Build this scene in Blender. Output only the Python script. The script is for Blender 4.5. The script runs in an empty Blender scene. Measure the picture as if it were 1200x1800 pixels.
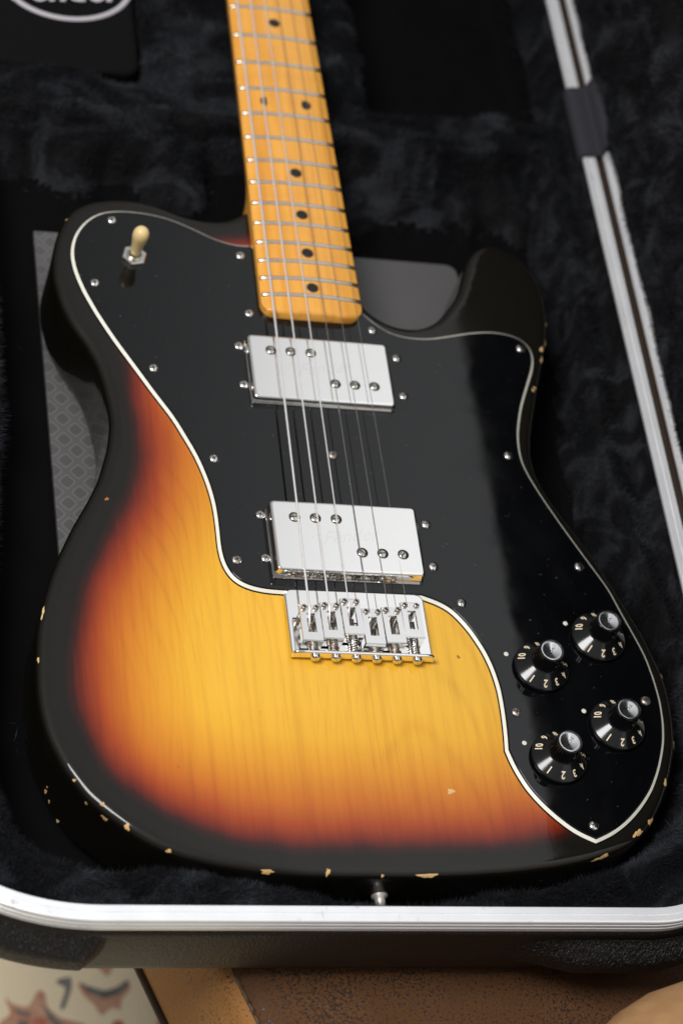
import bpy, bmesh, math, random
import numpy as np
from mathutils import Vector, Matrix, noise
from mathutils.geometry import delaunay_2d_cdt

# ------------------------------------------------------------------ scene, camera, light
S = bpy.context.scene
COL = S.collection
MM = 0.001                                  # every length below is in millimetres
random.seed(7)
rng = np.random.default_rng(11)

cam_data = bpy.data.cameras.new("camera")
cam = bpy.data.objects.new("camera", cam_data)
COL.objects.link(cam)
CR = ((0.95754708, -0.11844388, 0.26282053), (0.05120113, -0.8273227, -0.55938858), (0.28369354, 0.54909762, -0.78613598))
CAM_POS = (-346.639, -616.284, 967.2175)
m = Matrix.Identity(4)
for r_ in range(3):
    m[r_][0] = CR[0][r_]
    m[r_][1] = -CR[1][r_]
    m[r_][2] = -CR[2][r_]
    m[r_][3] = CAM_POS[r_] * MM
cam.matrix_world = m
cam_data.sensor_fit = 'VERTICAL'
cam_data.sensor_height = 36.0
cam_data.sensor_width = 24.0
cam_data.lens = 85.09
cam_data.clip_start = 0.02
cam_data.clip_end = 60.0
cam_data.dof.use_dof = True
cam_data.dof.focus_distance = 1.172
cam_data.dof.aperture_fstop = 6.2
cam_data.dof.aperture_blades = 9
S.camera = cam

# the room around: a pale ceiling above, darker walls towards the horizon
W = bpy.data.worlds.new("World")
S.world = W
W.use_nodes = True
wn, wl = W.node_tree.nodes, W.node_tree.links
wn.clear()
wo = wn.new('ShaderNodeOutputWorld')
wb = wn.new('ShaderNodeBackground')
wr = wn.new('ShaderNodeValToRGB')
wt = wn.new('ShaderNodeTexCoord')
ws = wn.new('ShaderNodeSeparateXYZ')
wm = wn.new('ShaderNodeMapRange')
wm.inputs['From Min'].default_value = -1.0
wm.inputs['From Max'].default_value = 1.0
wl.new(wt.outputs['Generated'], ws.inputs[0])
wl.new(ws.outputs['Z'], wm.inputs['Value'])
wl.new(wm.outputs[0], wr.inputs[0])
wl.new(wr.outputs[0], wb.inputs[0])
wl.new(wb.outputs[0], wo.inputs[0])
cr = wr.color_ramp
cr.elements[0].position = 0.0
cr.elements[0].color = (0.03, 0.025, 0.02, 1)
cr.elements[1].position = 1.0
cr.elements[1].color = (0.84, 0.86, 0.88, 1)
for pos, c in ((0.5, (0.25, 0.235, 0.22, 1)), (0.70, (0.32, 0.315, 0.31, 1)), (0.84, (0.60, 0.61, 0.62, 1)), (0.92, (0.80, 0.81, 0.83, 1))):
    e = cr.elements.new(pos)
    e.color = c
# the ceiling is brighter over the hinge side of the case, away from the key lamp
wx = wn.new('ShaderNodeMapRange')
wx.interpolation_type = 'SMOOTHSTEP'
wx.inputs['From Min'].default_value = 0.14
wx.inputs['From Max'].default_value = 0.33
wx.inputs['To Min'].default_value = 0.54
wx.inputs['To Max'].default_value = 1.27
wl.new(ws.outputs['X'], wx.inputs['Value'])
wl.new(wx.outputs[0], wb.inputs[1])


def lamp(name, direction, dist, size, power, color):
    d = bpy.data.lights.new(name, 'AREA')
    d.shape = 'DISK'
    d.size = size
    d.energy = power
    d.color = color
    o = bpy.data.objects.new(name, d)
    COL.objects.link(o)
    v = Vector(direction).normalized()
    o.location = v * dist
    o.rotation_euler = v.to_track_quat('Z', 'Y').to_euler()
    return o


lamp("key_lamp", (-0.47, -0.10, 0.87), 1.9, 0.80, 34.0, (1.0, 0.985, 0.97))

S.view_settings.view_transform = 'Standard'
S.view_settings.look = 'None'
S.view_settings.exposure = 0.0
S.view_settings.gamma = 1.0
S.render.engine = 'CYCLES'

# ------------------------------------------------------------------ traced outlines (mm, body top at z = 0)
BODY_PTS = [
    (-26.7, 258.0), (-38.8, 249.6), (-51.7, 248.2), (-64.2, 250.4), (-76.5, 255.6), (-88.8, 258.6), (-101.4, 258.4), (-114.1, 254.9), (-122.2, 249.9),
    (-128.2, 242.4), (-133.5, 228.7), (-136.4, 214.6), (-137.1, 201.0), (-134.5, 184.0), (-129.3, 169.4), (-123.1, 158.7), (-117.9, 146.2), (-115.2, 133.6),
    (-113.2, 119.3), (-112.5, 108.6), (-115.0, 92.4), (-120.9, 72.5), (-127.1, 59.1), (-135.5, 43.4), (-142.5, 28.0), (-148.0, 14.3), (-152.3, -0.4),
    (-155.8, -14.9), (-157.4, -31.3), (-158.0, -47.6), (-157.1, -61.2), (-154.3, -74.6), (-148.3, -89.6), (-139.2, -104.3), (-131.3, -112.2), (-120.6, -121.2),
    (-109.4, -128.8), (-95.4, -134.6), (-78.5, -138.7), (-60.1, -141.6), (-42.7, -142.9), (-22.4, -143.3), (12.1, -143.2), (40.2, -142.1), (61.8, -140.4),
    (83.8, -137.5), (98.9, -134.4), (114.4, -129.7), (125.8, -124.7), (136.5, -115.7), (144.9, -104.1), (150.8, -93.1), (155.0, -83.5), (159.6, -70.6),
    (161.8, -55.3), (162.3, -41.2), (161.2, -28.6), (158.5, -18.6), (155.6, -6.9), (151.8, 2.9), (148.3, 12.3), (143.4, 24.2), (137.8, 38.3),
    (129.9, 53.9), (122.7, 67.1), (116.7, 80.1), (113.7, 90.9), (113.0, 103.4), (115.3, 116.6), (121.6, 138.0), (129.0, 161.8), (135.6, 182.1),
    (139.2, 198.5), (139.7, 212.7), (138.4, 224.9), (134.6, 232.8), (129.3, 241.9), (121.5, 246.5), (113.4, 248.9), (106.0, 245.6), (99.8, 238.8),
    (95.6, 228.8), (92.9, 220.4), (88.6, 209.8), (81.0, 199.0), (74.1, 190.4), (65.1, 184.8), (55.1, 183.1), (44.1, 185.6), (36.7, 190.8),
    (31.6, 196.2),
]
GUARD_A = [
    (-27.7, 231.3), (-36.4, 230.4), (-47.2, 233.3), (-57.8, 239.0), (-69.9, 244.9), (-82.3, 247.9), (-94.7, 248.5), (-105.7, 247.3), (-113.8, 243.2),
    (-120.4, 236.0), (-125.2, 226.8), (-127.4, 215.5), (-126.2, 204.0), (-122.5, 190.9), (-116.5, 176.3), (-108.6, 160.1), (-99.3, 143.4), (-90.1, 126.6),
    (-80.9, 111.0), (-71.5, 89.3), (-68.1, 78.2), (-65.8, 67.9), (-64.4, 57.7), (-64.1, 45.0), (-64.3, 32.1), (-63.2, 23.5), (-59.7, 15.4),
    (-54.3, 11.3), (-47.9, 9.4), (-42.2, 8.5), (-33.0, 8.3),
]
GUARD_B = [
    (37.5, 8.9), (45.7, 5.9), (51.0, 2.8), (54.8, -1.4), (60.2, -9.4), (65.8, -21.5), (68.6, -31.5), (70.2, -42.8), (70.2, -56.0),
    (69.5, -68.7), (68.6, -77.2),
]
GUARD_C = [(68.6, -77.2), (70.8, -86.2), (75.7, -97.8), (81.8, -106.6), (88.9, -114.3), (97.0, -121.3), (106.1, -125.6)]
GUARD_D = [
    (106.1, -125.6), (114.9, -121.8), (124.0, -115.6), (132.5, -107.5), (140.7, -97.4), (147.1, -85.3), (152.5, -71.1), (154.7, -59.8), (155.6, -46.4),
    (154.7, -33.6), (152.8, -20.4), (148.7, -7.3), (144.3, 5.8), (140.5, 18.7), (130.9, 37.8), (122.3, 55.4), (113.7, 74.2), (108.7, 87.0),
    (106.4, 94.2), (105.6, 103.0), (106.9, 116.1), (111.8, 133.5), (118.4, 149.4), (123.5, 161.4), (125.1, 170.6), (122.7, 178.3), (115.2, 182.7),
    (103.7, 184.1), (90.2, 182.0), (78.2, 178.6), (66.3, 175.5), (53.2, 175.1), (43.9, 177.4), (36.5, 182.6), (30.6, 189.2),
]
GUARD_SCREWS = [
    (-104.3, 240.0), (-35.2, 222.7), (-116.4, 195.5), (-34.2, 182.8), (-89.2, 141.5), (-62.3, 86.2), (33.6, 177.5), (117.7, 172.6), (98.5, 99.4),
    (1.3, 92.9), (-56.4, 25.4), (125.9, 31.1), (58.0, 5.8), (106.0, -117.7), (76.7, -56.4), (147.1, -47.7),
]
PICKUP_SCREWS = [(-42.1, 160.2), (-41.9, 134.8), (44.9, 159.5), (45.3, 134.3), (-41.5, 53.1), (-41.5, 27.2), (45.9, 52.5), (46.2, 26.9)]
DOTS = [(77.0, -23.1), (112.1, -3.7), (112.7, -54.5), (78.1, -73.4)]
CHIPS = [(-153.7, -8.1, 0.0, 8.1, 1.7), (-157.0, -32.8, 0.0, 3.8, 1.3), (-118.5, 59.6, 0.0, 2.4, 2.0), (-143.9, -96.3, 0.0, 1.5, 1.9), (-131.1, -109.8, 0.0, 2.3, 1.9),
         (-121.3, -119.8, 0.0, 3.4, 3.1), (-138.2, -105.2, -5.2, 1.7, 2.5), (-130.0, -113.2, -4.8, 3.7, 3.2), (-103.1, -131.4, -0.8, 2.9, 2.2), (-57.2, -141.7, -0.8, 7.4, 2.6),
         (-29.3, -142.1, 0.0, 2.3, 4.0), (18.7, -142.9, -1.5, 9.7, 3.0), (-1.6, -143.2, -2.5, 2.0, 1.6), (109.4, -131.2, 0.0, 10.3, 3.6), (127.9, -119.4, 0.0, 7.4, 3.4),
         (137.1, -112.5, 0.0, 6.3, 3.4), (148.2, -92.1, 0.0, 5.1, 2.2), (158.7, -69.6, 0.0, 5.1, 1.9), (159.8, -30.2, 0.0, 4.6, 1.6), (137.0, 195.5, 0.0, 2.0, 2.3),
         (134.4, 181.2, 0.0, 7.4, 2.3), (130.2, 176.1, 0.0, 3.4, 3.1), (129.6, 168.9, 0.0, 4.4, 3.6), (123.1, 148.9, 0.0, 1.7, 2.2), (121.2, 145.6, 0.0, 1.7, 1.9),
         (37.1, -99.4, 0.0, 3.6, 3.9), (52.4, -24.4, 0.0, 2.3, 2.0), (-150.1, -85.1, -34.0, 2.0, 5.0), (-144.0, -96.0, -41.0, 2.3, 3.4), (-152.1, -80.0, -33.5, 1.5, 3.4),
         (-148.1, -89.8, -36.2, 1.6, 2.8), (-150.1, -85.1, -29.5, 1.2, 1.5), (-150.0, -85.2, -39.5, 1.0, 2.6), (-157.7, -39.0, -25.0, 0.5, 2.6), (-128.1, 241.2, 0.0, 1.5, 1.4)]

# ------------------------------------------------------------------ helpers


def smooth_closed(pts, step, sigma):
    p = np.array(pts, float)
    p = np.vstack([p, p[:1]])
    s = np.concatenate([[0], np.cumsum(np.linalg.norm(np.diff(p, axis=0), axis=1))])
    n = int(s[-1] / 1.0)
    t = np.linspace(0, s[-1], n, endpoint=False)
    q = np.stack([np.interp(t, s, p[:, 0]), np.interp(t, s, p[:, 1])], 1)
    k = int(sigma * 4)
    w = np.exp(-0.5 * (np.arange(-k, k + 1) / sigma) ** 2)
    w /= w.sum()
    r = sum(wi * np.roll(q, -o, axis=0) for o, wi in zip(range(-k, k + 1), w))
    m_ = int(s[-1] / step)
    i = np.linspace(0, n, m_, endpoint=False)
    rr = np.vstack([r, r[:1]])
    return np.stack([np.interp(i, np.arange(n + 1), rr[:, 0]), np.interp(i, np.arange(n + 1), rr[:, 1])], 1)


def smooth_open(pts, step, sigma):
    p = np.array(pts, float)
    s = np.concatenate([[0], np.cumsum(np.linalg.norm(np.diff(p, axis=0), axis=1))])
    n = int(s[-1] / 0.5)
    t = np.linspace(0, s[-1], n + 1)
    q = np.stack([np.interp(t, s, p[:, 0]), np.interp(t, s, p[:, 1])], 1)
    k = int(sigma * 8)
    pad0 = 2 * q[0] - q[1:k + 1][::-1]
    pad1 = 2 * q[-1] - q[-k - 1:-1][::-1]
    qq = np.vstack([pad0, q, pad1])
    w = np.exp(-0.5 * (np.arange(-k, k + 1) / (sigma * 2)) ** 2)
    w /= w.sum()
    r = np.stack([np.convolve(qq[:, c], w, 'valid') for c in (0, 1)], 1)
    m_ = max(2, int(s[-1] / step))
    i = np.linspace(0, n, m_ + 1)
    return np.stack([np.interp(i, np.arange(n + 1), r[:, 0]), np.interp(i, np.arange(n + 1), r[:, 1])], 1)


def normals_closed(p):
    t = np.roll(p, -1, 0) - np.roll(p, 1, 0)
    t /= np.linalg.norm(t, axis=1)[:, None] + 1e-9
    n = np.stack([-t[:, 1], t[:, 0]], 1)
    a = 0.5 * np.sum(p[:, 0] * np.roll(p[:, 1], -1) - np.roll(p[:, 0], -1) * p[:, 1])
    return n if a > 0 else -n               # inward


def seg_dist(q, poly):
    """distance of points q to a closed polygon and inside flag"""
    best = np.full(len(q), 1e9)
    ins = np.zeros(len(q), bool)
    n = len(poly)
    for i in range(n):
        a, b = poly[i], poly[(i + 1) % n]
        ab = b - a
        t = np.clip(((q - a) @ ab) / (ab @ ab + 1e-12), 0, 1)
        best = np.minimum(best, np.linalg.norm(q - (a + t[:, None] * ab), axis=1))
        c = (a[1] > q[:, 1]) != (b[1] > q[:, 1])
        with np.errstate(divide='ignore', invalid='ignore'):
            xi = (b[0] - a[0]) * (q[:, 1] - a[1]) / (b[1] - a[1]) + a[0]
        ins ^= c & (q[:, 0] < xi)
    return best, ins


def smoothstep(a, b, x):
    t = np.clip((x - a) / (b - a), 0, 1)
    return t * t * (3 - 2 * t)


def mesh_obj(name, verts, faces, mat, parent=None, smooth=True, flat_faces=(), mats=None, mat_idx=None):
    me = bpy.data.meshes.new(name)
    me.from_pydata([(float(v[0]) * MM, float(v[1]) * MM, float(v[2]) * MM) for v in verts], [], [tuple(int(i) for i in f) for f in faces])
    me.update()
    if smooth:
        me.polygons.foreach_set('use_smooth', [True] * len(me.polygons))
        for i in flat_faces:
            me.polygons[i].use_smooth = False
    for mm_ in (mats or [mat]):
        me.materials.append(mm_)
    if mat_idx is not None:
        me.polygons.foreach_set('material_index', mat_idx)
    o = bpy.data.objects.new(name, me)
    COL.objects.link(o)
    if parent is not None:
        o.parent = parent
    return o


def dup(o, parent, loc=None, name=None, rotz=None):
    c = o.copy()
    COL.objects.link(c)
    c.parent = parent
    if loc is not None:
        c.location = Vector(loc) * MM
    if rotz is not None:
        c.rotation_euler = (0, 0, rotz)
    return c


def place(o, loc, rotz=0.0):
    o.location = Vector(loc) * MM
    o.rotation_euler = (0, 0, rotz)
    return o


def thing(name, label, cat, loc=(0, 0, 0), group=None):
    o = bpy.data.objects.new(name, None)
    COL.objects.link(o)
    o.empty_display_size = 0.05
    o['label'] = label
    o['category'] = cat
    if group:
        o['group'] = group
    return o


def lathe(profile, n=32, cap=True, flute=None):
    """profile [(r, z)] bottom to top"""
    v, f = [], []
    for k, (r, z) in enumerate(profile):
        for i in range(n):
            a = 2 * math.pi * i / n
            rr = r
            if flute and flute[0] <= k <= flute[1]:
                rr = r - (flute[2] if i % 2 else 0.0)
            v.append((rr * math.cos(a), rr * math.sin(a), z))
    for k in range(len(profile) - 1):
        for i in range(n):
            j = (i + 1) % n
            f.append((k * n + i, k * n + j, (k + 1) * n + j, (k + 1) * n + i))
    if cap:
        f.append(tuple((len(profile) - 1) * n + i for i in range(n)))
        f.append(tuple(i for i in reversed(range(n))))
    return v, f


def sweep_tube(path, rad, n=8, closed=False):
    path = [Vector(p) for p in path]
    v, f = [], []
    up = Vector((0, 0, 1))
    for i, p in enumerate(path):
        a = path[max(i - 1, 0)]
        b = path[min(i + 1, len(path) - 1)]
        t = (b - a).normalized()
        if abs(t.dot(up)) > 0.95:
            up = Vector((1, 0, 0))
        x = t.cross(up).normalized()
        y = x.cross(t).normalized()
        r = rad(i / (len(path) - 1)) if callable(rad) else rad
        for k in range(n):
            w = 2 * math.pi * k / n
            q = p + (x * math.cos(w) + y * math.sin(w)) * r
            v.append(tuple(q))
    for i in range(len(path) - 1):
        for k in range(n):
            j = (k + 1) % n
            f.append((i * n + k, i * n + j, (i + 1) * n + j, (i + 1) * n + k))
    f.append(tuple(reversed(range(n))))
    f.append(tuple((len(path) - 1) * n + k for k in range(n)))
    return v, f


def rounded_rect(w, h, r, n=5):
    p = []
    for cx, cy, a0 in ((w / 2 - r, h / 2 - r, 0), (-w / 2 + r, h / 2 - r, 90), (-w / 2 + r, -h / 2 + r, 180), (w / 2 - r, -h / 2 + r, 270)):
        for i in range(n + 1):
            a = math.radians(a0 + 90 * i / n)
            p.append((cx + r * math.cos(a), cy + r * math.sin(a)))
    return p


def prism(rings):
    """rings: list of equal-length lists of 3d points, closed loops, bottom to top; capped"""
    n = len(rings[0])
    v = [q for r in rings for q in r]
    f = []
    for k in range(len(rings) - 1):
        for i in range(n):
            j = (i + 1) % n
            f.append((k * n + i, k * n + j, (k + 1) * n + j, (k + 1) * n + i))
    top = len(f)
    f.append(tuple((len(rings) - 1) * n + i for i in range(n)))
    f.append(tuple(reversed(range(n))))
    return v, f, (top, top + 1)


def box(x0, x1, y0, y1, z0, z1, b=0.3):
    """bevelled block"""
    w, h = x1 - x0, y1 - y0
    cx, cy = (x0 + x1) / 2, (y0 + y1) / 2
    def ring(ins, z):
        return [(cx + x, cy + y, z) for x, y in rounded_rect(w - 2 * ins, h - 2 * ins, max(b - ins, 0.05) + 0.02, 3)]
    return prism([ring(b * 0.7, z0), ring(0, z0 + b * 0.7), ring(0, z1 - b * 0.7), ring(b * 0.3, z1 - b * 0.2), ring(b * 0.8, z1)])


def text_mesh(body, size, bold=0.0):
    cu = bpy.data.curves.new("lettering", 'FONT')
    cu.body = body
    cu.size = 1.0
    cu.align_x = 'CENTER'
    cu.align_y = 'CENTER'
    cu.resolution_u = 3
    cu.offset = bold
    ob = bpy.data.objects.new("lettering", cu)
    COL.objects.link(ob)
    dg = bpy.context.evaluated_depsgraph_get()
    me = bpy.data.meshes.new_from_object(ob.evaluated_get(dg))
    v = [(p.co.x, p.co.y) for p in me.vertices]
    f = [tuple(q.vertices) for q in me.polygons]
    bpy.data.objects.remove(ob)
    bpy.data.curves.remove(cu)
    bpy.data.meshes.remove(me)
    xs = [q[0] for q in v]
    ys = [q[1] for q in v]
    cx, cy, h = (min(xs) + max(xs)) / 2, (min(ys) + max(ys)) / 2, max(ys) - min(ys)
    return [((x - cx) / h * size, (y - cy) / h * size) for x, y in v], f


# ------------------------------------------------------------------ materials


class NT:
    def __init__(self, name):
        self.m = bpy.data.materials.new(name)
        self.m.use_nodes = True
        self.t = self.m.node_tree
        self.b = self.t.nodes['Principled BSDF']
        self.out = self.t.nodes['Material Output']

    def n(self, kind, **kw):
        x = self.t.nodes.new(kind)
        for k, v in kw.items():
            if hasattr(x, k):
                setattr(x, k, v)
        return x

    def l(self, a, b):
        self.t.links.new(a, b)

    def set(self, **kw):
        for k, v in kw.items():
            self.b.inputs[k.replace('_', ' ')].default_value = v
        return self

    def coords(self, scale=(1, 1, 1), rot=(0, 0, 0), src='Object'):
        tc = self.n('ShaderNodeTexCoord')
        mp = self.n('ShaderNodeMapping')
        mp.inputs['Scale'].default_value = scale
        mp.inputs['Rotation'].default_value = rot
        self.l(tc.outputs[src], mp.inputs[0])
        return mp.outputs[0]

    def noise(self, vec, scale, detail=4, rough=0.55, dist=0.0):
        x = self.n('ShaderNodeTexNoise')
        x.inputs['Scale'].default_value = scale
        x.inputs['Detail'].default_value = detail
        x.inputs['Roughness'].default_value = rough
        x.inputs['Distortion'].default_value = dist
        self.l(vec, x.inputs['Vector'])
        return x.outputs['Fac']

    def ramp(self, fac, stops, interp='LINEAR'):
        x = self.n('ShaderNodeValToRGB')
        e = x.color_ramp.elements
        x.color_ramp.interpolation = interp
        for i, (p, c) in enumerate(stops):
            if i < 2:
                e[i].position = p
            q = e[i] if i < 2 else e.new(p)
            q.color = c if len(c) == 4 else (*c, 1)
        self.l(fac, x.inputs[0])
        return x.outputs[0]

    def mix(self, fac, a, b, mode='MIX'):
        x = self.n('ShaderNodeMix', data_type='RGBA', blend_type=mode)
        for s, v in ((x.inputs[0], fac), (x.inputs[6], a), (x.inputs[7], b)):
            if isinstance(v, (int, float)):
                s.default_value = v
            elif isinstance(v, tuple):
                s.default_value = v if len(v) == 4 else (*v, 1)
            else:
                self.l(v, s)
        return x.outputs[2]

    def math(self, op, a, b=None):
        x = self.n('ShaderNodeMath', operation=op)
        for s, v in ((x.inputs[0], a), (x.inputs[1], b)):
            if v is None:
                continue
            if isinstance(v, (int, float)):
                s.default_value = v
            else:
                self.l(v, s)
        return x.outputs[0]

    def bump(self, h, strength, dist):
        x = self.n('ShaderNodeBump')
        x.inputs['Strength'].default_value = strength
        x.inputs['Distance'].default_value = dist
        self.l(h, x.inputs['Height'])
        self.l(x.outputs[0], self.b.inputs['Normal'])
        return x

    def base(self, sock):
        self.l(sock, self.b.inputs['Base Color'])

    def rough(self, sock):
        self.l(sock, self.b.inputs['Roughness'])


def plain(name, color, rough=0.4, metal=0.0, **kw):
    x = NT(name).set(Base_Color=(*color, 1), Roughness=rough, Metallic=metal)
    for k, v in kw.items():
        x.b.inputs[k.replace('_', ' ')].default_value = v
    return x


def mat_burst():
    x = NT("sunburst lacquer over ash")
    a = x.n('ShaderNodeAttribute', attribute_name='edge_dist')
    v = x.coords((1, 1, 1))
    wob = x.noise(x.coords((30, 12, 1)), 1.0, 3)
    d = x.math('ADD', a.outputs['Fac'], x.math('MULTIPLY', x.math('SUBTRACT', wob, 0.5), 9.0))
    fine = x.noise(x.coords((900, 40, 10)), 1.0, 3)
    d = x.math('ADD', d, x.math('MULTIPLY', x.math('SUBTRACT', fine, 0.5), 2.2))
    f = x.math('DIVIDE', d, 90.0)
    burst = x.ramp(f, [(0.0, (.0042, .0034, .0016)), (0.155, (.0046, .0034, .0016)), (0.195, (.030, .0040, .002)), (0.24, (.140, .012, .003)), (0.32, (.33, .048, .005)),
                       (0.43, (.51, .135, .008)), (0.60, (.66, .265, .013)), (0.80, (.77, .395, .022)), (1.0, (.80, .445, .034))])
    # open ash grain: long fine lines, wider arched figure and pores
    warp = x.noise(x.coords((9, 3.2, 1)), 1.0, 2)
    tc = x.n('ShaderNodeTexCoord')
    sp = x.n('ShaderNodeSeparateXYZ')
    x.l(tc.outputs['Object'], sp.inputs[0])
    gx = x.math('ADD', sp.outputs[0], x.math('MULTIPLY', warp, 0.13))
    # arched figure right of the middle: rings round a point below the bridge
    cx = x.math('SUBTRACT', sp.outputs[0], 0.018)
    cy = x.math('MULTIPLY', x.math('ADD', sp.outputs[1], 0.22), 0.30)
    arch = x.math('SQRT', x.math('ADD', x.math('MULTIPLY', cx, cx), x.math('MULTIPLY', cy, cy)))
    wgt = x.ramp(x.math('ADD', x.math('MULTIPLY', sp.outputs[0], 6.0), 0.5), [(0.40, (0, 0, 0)), (0.56, (1, 1, 1))])
    rr = x.math('ADD', arch, x.math('MULTIPLY', warp, 0.045))
    lines_a = x.math('SINE', x.math('MULTIPLY', gx, 900.0))
    lines_b = x.math('SINE', x.math('MULTIPLY', rr, 620.0))
    lines = x.mix(wgt, lines_a, lines_b)
    pw = x.math('POWER', x.math('MULTIPLY', x.math('ADD', lines, 1.0), 0.5), 7.0)
    patch = x.ramp(x.noise(x.coords((26, 7, 1)), 1.0, 3), [(0.38, (0, 0, 0)), (0.62, (1, 1, 1))])
    streak = x.ramp(x.noise(x.coords((330, 7, 10)), 1.0, 5, 0.6, 0.25), [(0.46, (0, 0, 0)), (0.72, (1, 1, 1))])
    pores = x.ramp(x.noise(x.coords((1500, 55, 10)), 1.0, 2), [(0.60, (0, 0, 0)), (0.74, (1, 1, 1))])
    g = x.math('ADD', x.math('MULTIPLY', x.math('MULTIPLY', pw, patch), 0.17), x.math('MULTIPLY', streak, 0.30))
    g = x.math('ADD', g, x.math('MULTIPLY', pores, 0.20))
    ding = x.ramp(x.noise(x.coords((170, 95, 10)), 1.0, 2, 0.6, 0.8), [(0.755, (0, 0, 0)), (0.80, (1, 1, 1))])
    g = x.math('ADD', g, x.math('MULTIPLY', ding, 0.55))
    broad = x.noise(x.coords((14, 5, 1)), 1.0, 3)
    col = x.mix(g, burst, x.mix(1.0, burst, (0.60, 0.40, 0.22), 'MULTIPLY'))
    col = x.mix(x.math('MULTIPLY', broad, 0.45), col, x.mix(1.0, col, (0.88, 0.80, 0.66), 'MULTIPLY'))
    x.base(col)
    x.set(Roughness=0.55, Specular_IOR_Level=0.12, Coat_Weight=1.0, Coat_Roughness=0.05, Coat_IOR=1.40)
    sc = x.noise(x.coords((40, 40, 40)), 1.0, 5)
    x.l(x.ramp(sc, [(0.35, (.035, .035, .035)), (0.75, (.12, .12, .12))]), x.b.inputs['Coat Roughness'])
    bp_ = x.bump(x.noise(x.coords((110, 26, 60)), 1.0, 3), 0.05, 0.0006)
    x.l(bp_.outputs[0], x.b.inputs['Coat Normal'])
    return x.m


def mat_maple():
    x = NT("amber maple")
    st = x.noise(x.coords((260, 9, 120)), 1.0, 4, 0.6, 0.3)
    wide = x.noise(x.coords((60, 10, 40)), 1.0, 3)
    col = x.ramp(st, [(0.3, (.70, .305, .040)), (0.55, (.84, .415, .072)), (0.8, (.88, .465, .095))])
    col = x.mix(x.math('MULTIPLY', wide, 0.6), col, x.mix(1.0, col, (0.86, 0.72, 0.5), 'MULTIPLY'))
    flame = x.ramp(x.noise(x.coords((14, 120, 10)), 1.0, 2), [(0.45, (0, 0, 0)), (0.7, (1, 1, 1))])
    col = x.mix(x.math('MULTIPLY', flame, 0.10), col, (.42, .13, .01))
    x.base(col)
    x.set(Roughness=0.38, Specular_IOR_Level=0.25, Coat_Weight=0.6, Coat_Roughness=0.16)
    return x.m


def mat_guard():
    x = NT("black gloss plastic")
    s = x.noise(x.coords((60, 60, 60)), 1.0, 5)
    x.l(x.ramp(s, [(0.35, (.025, .025, .025)), (0.78, (.10, .10, .10))]), x.b.inputs['Roughness'])
    dust = x.ramp(x.noise(x.coords((620, 620, 620)), 1.0, 1), [(0.775, (.0018, .0020, .0024)), (0.81, (.07, .07, .07))])
    smear = x.ramp(x.noise(x.coords((22, 30, 20)), 1.0, 4), [(0.4, (0, 0, 0)), (0.8, (1, 1, 1))])
    x.base(x.mix(x.math('MULTIPLY', smear, 0.25), dust, (.0055, .0058, .0062)))
    x.set(Specular_IOR_Level=0.47)
    x.bump(x.noise(x.coords((45, 45, 45)), 1.0, 2), 0.03, 0.0006)
    return x.m


def mat_chrome(name, tone=0.86, rough=0.06, worn=0.16, warm=(1.0, 0.985, 0.96), metal=1.0):
    x = NT(name)
    s = x.noise(x.coords((130, 130, 130)), 1.0, 6, 0.65)
    x.l(x.ramp(s, [(0.35, (rough,) * 3), (0.8, (worn,) * 3)]), x.b.inputs['Roughness'])
    sp = x.ramp(x.noise(x.coords((420, 420, 420)), 1.0, 3), [(0.72, (tone * warm[0], tone * warm[1], tone * warm[2])), (0.86, (tone * .62, tone * .58, tone * .50))])
    x.base(sp)
    x.set(Metallic=metal)
    return x.m


def mat_rust():
    x = NT("tarnished steel")
    s = x.ramp(x.noise(x.coords((700, 700, 700)), 1.0, 4), [(0.38, (.62, .60, .56)), (0.62, (.27, .185, .13))])
    x.base(s)
    x.set(Metallic=0.9, Roughness=0.34)
    return x.m


def mat_plush(fur=False):
    x = NT("black plush fur" if fur else "black plush pile")
    n = x.noise(x.coords((26, 34, 30)), 1.0, 4, 0.6, 1.2)
    k = 1.0 if fur else 0.45
    x.base(x.ramp(n, [(p, tuple(k * q for q in c)) for p, c in ((0.36, (.0045, .0048, .0056)), (0.50, (.0090, .0095, .0112)), (0.63, (.036, .0380, .0450)))]))
    x.set(Roughness=0.75, Specular_IOR_Level=0.12, Sheen_Weight=0.14 if fur else 0.06, Sheen_Roughness=0.35, Sheen_Tint=(.50, .55, .66, 1))
    if not fur:
        x.bump(x.noise(x.coords((320, 320, 320)), 1.0, 4), 0.6, 0.002)
    return x.m


def mat_alu():
    x = NT("satin aluminium")
    n = x.noise(x.coords((50, 50, 50)), 1.0, 3)
    x.l(x.ramp(n, [(0.3, (.34, .34, .34)), (0.8, (.44, .44, .44))]), x.b.inputs['Roughness'])
    clean = x.ramp(x.noise(x.coords((60, 60, 60)), 1.0, 3), [(0.3, (.86, .87, .89)), (0.8, (.94, .94, .96))])
    scuff = x.ramp(x.noise(x.coords((160, 90, 300)), 1.0, 4, 0.65, 0.5), [(0.63, (0, 0, 0)), (0.74, (1, 1, 1))])
    x.base(x.mix(x.math('MULTIPLY', scuff, 0.5), clean, (.36, .35, .35)))
    x.set(Metallic=0.45)
    return x.m


def mat_shell(name, grain):
    x = NT(name)
    x.set(Base_Color=(.0075, .0062, .0056, 1), Roughness=0.42, Specular_IOR_Level=0.45)
    a = x.noise(x.coords((900, 260, 420)), 1.0, 3, 0.5, 0.5)
    b = x.noise(x.coords((1500, 1500, 1200)), 1.0, 2)
    h = x.math('ADD', x.ramp(a, [(0.42, (0, 0, 0)), (0.58, (1, 1, 1))]), x.math('MULTIPLY', b, 0.4))
    x.bump(h, grain, 0.0012)
    return x.m


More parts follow.
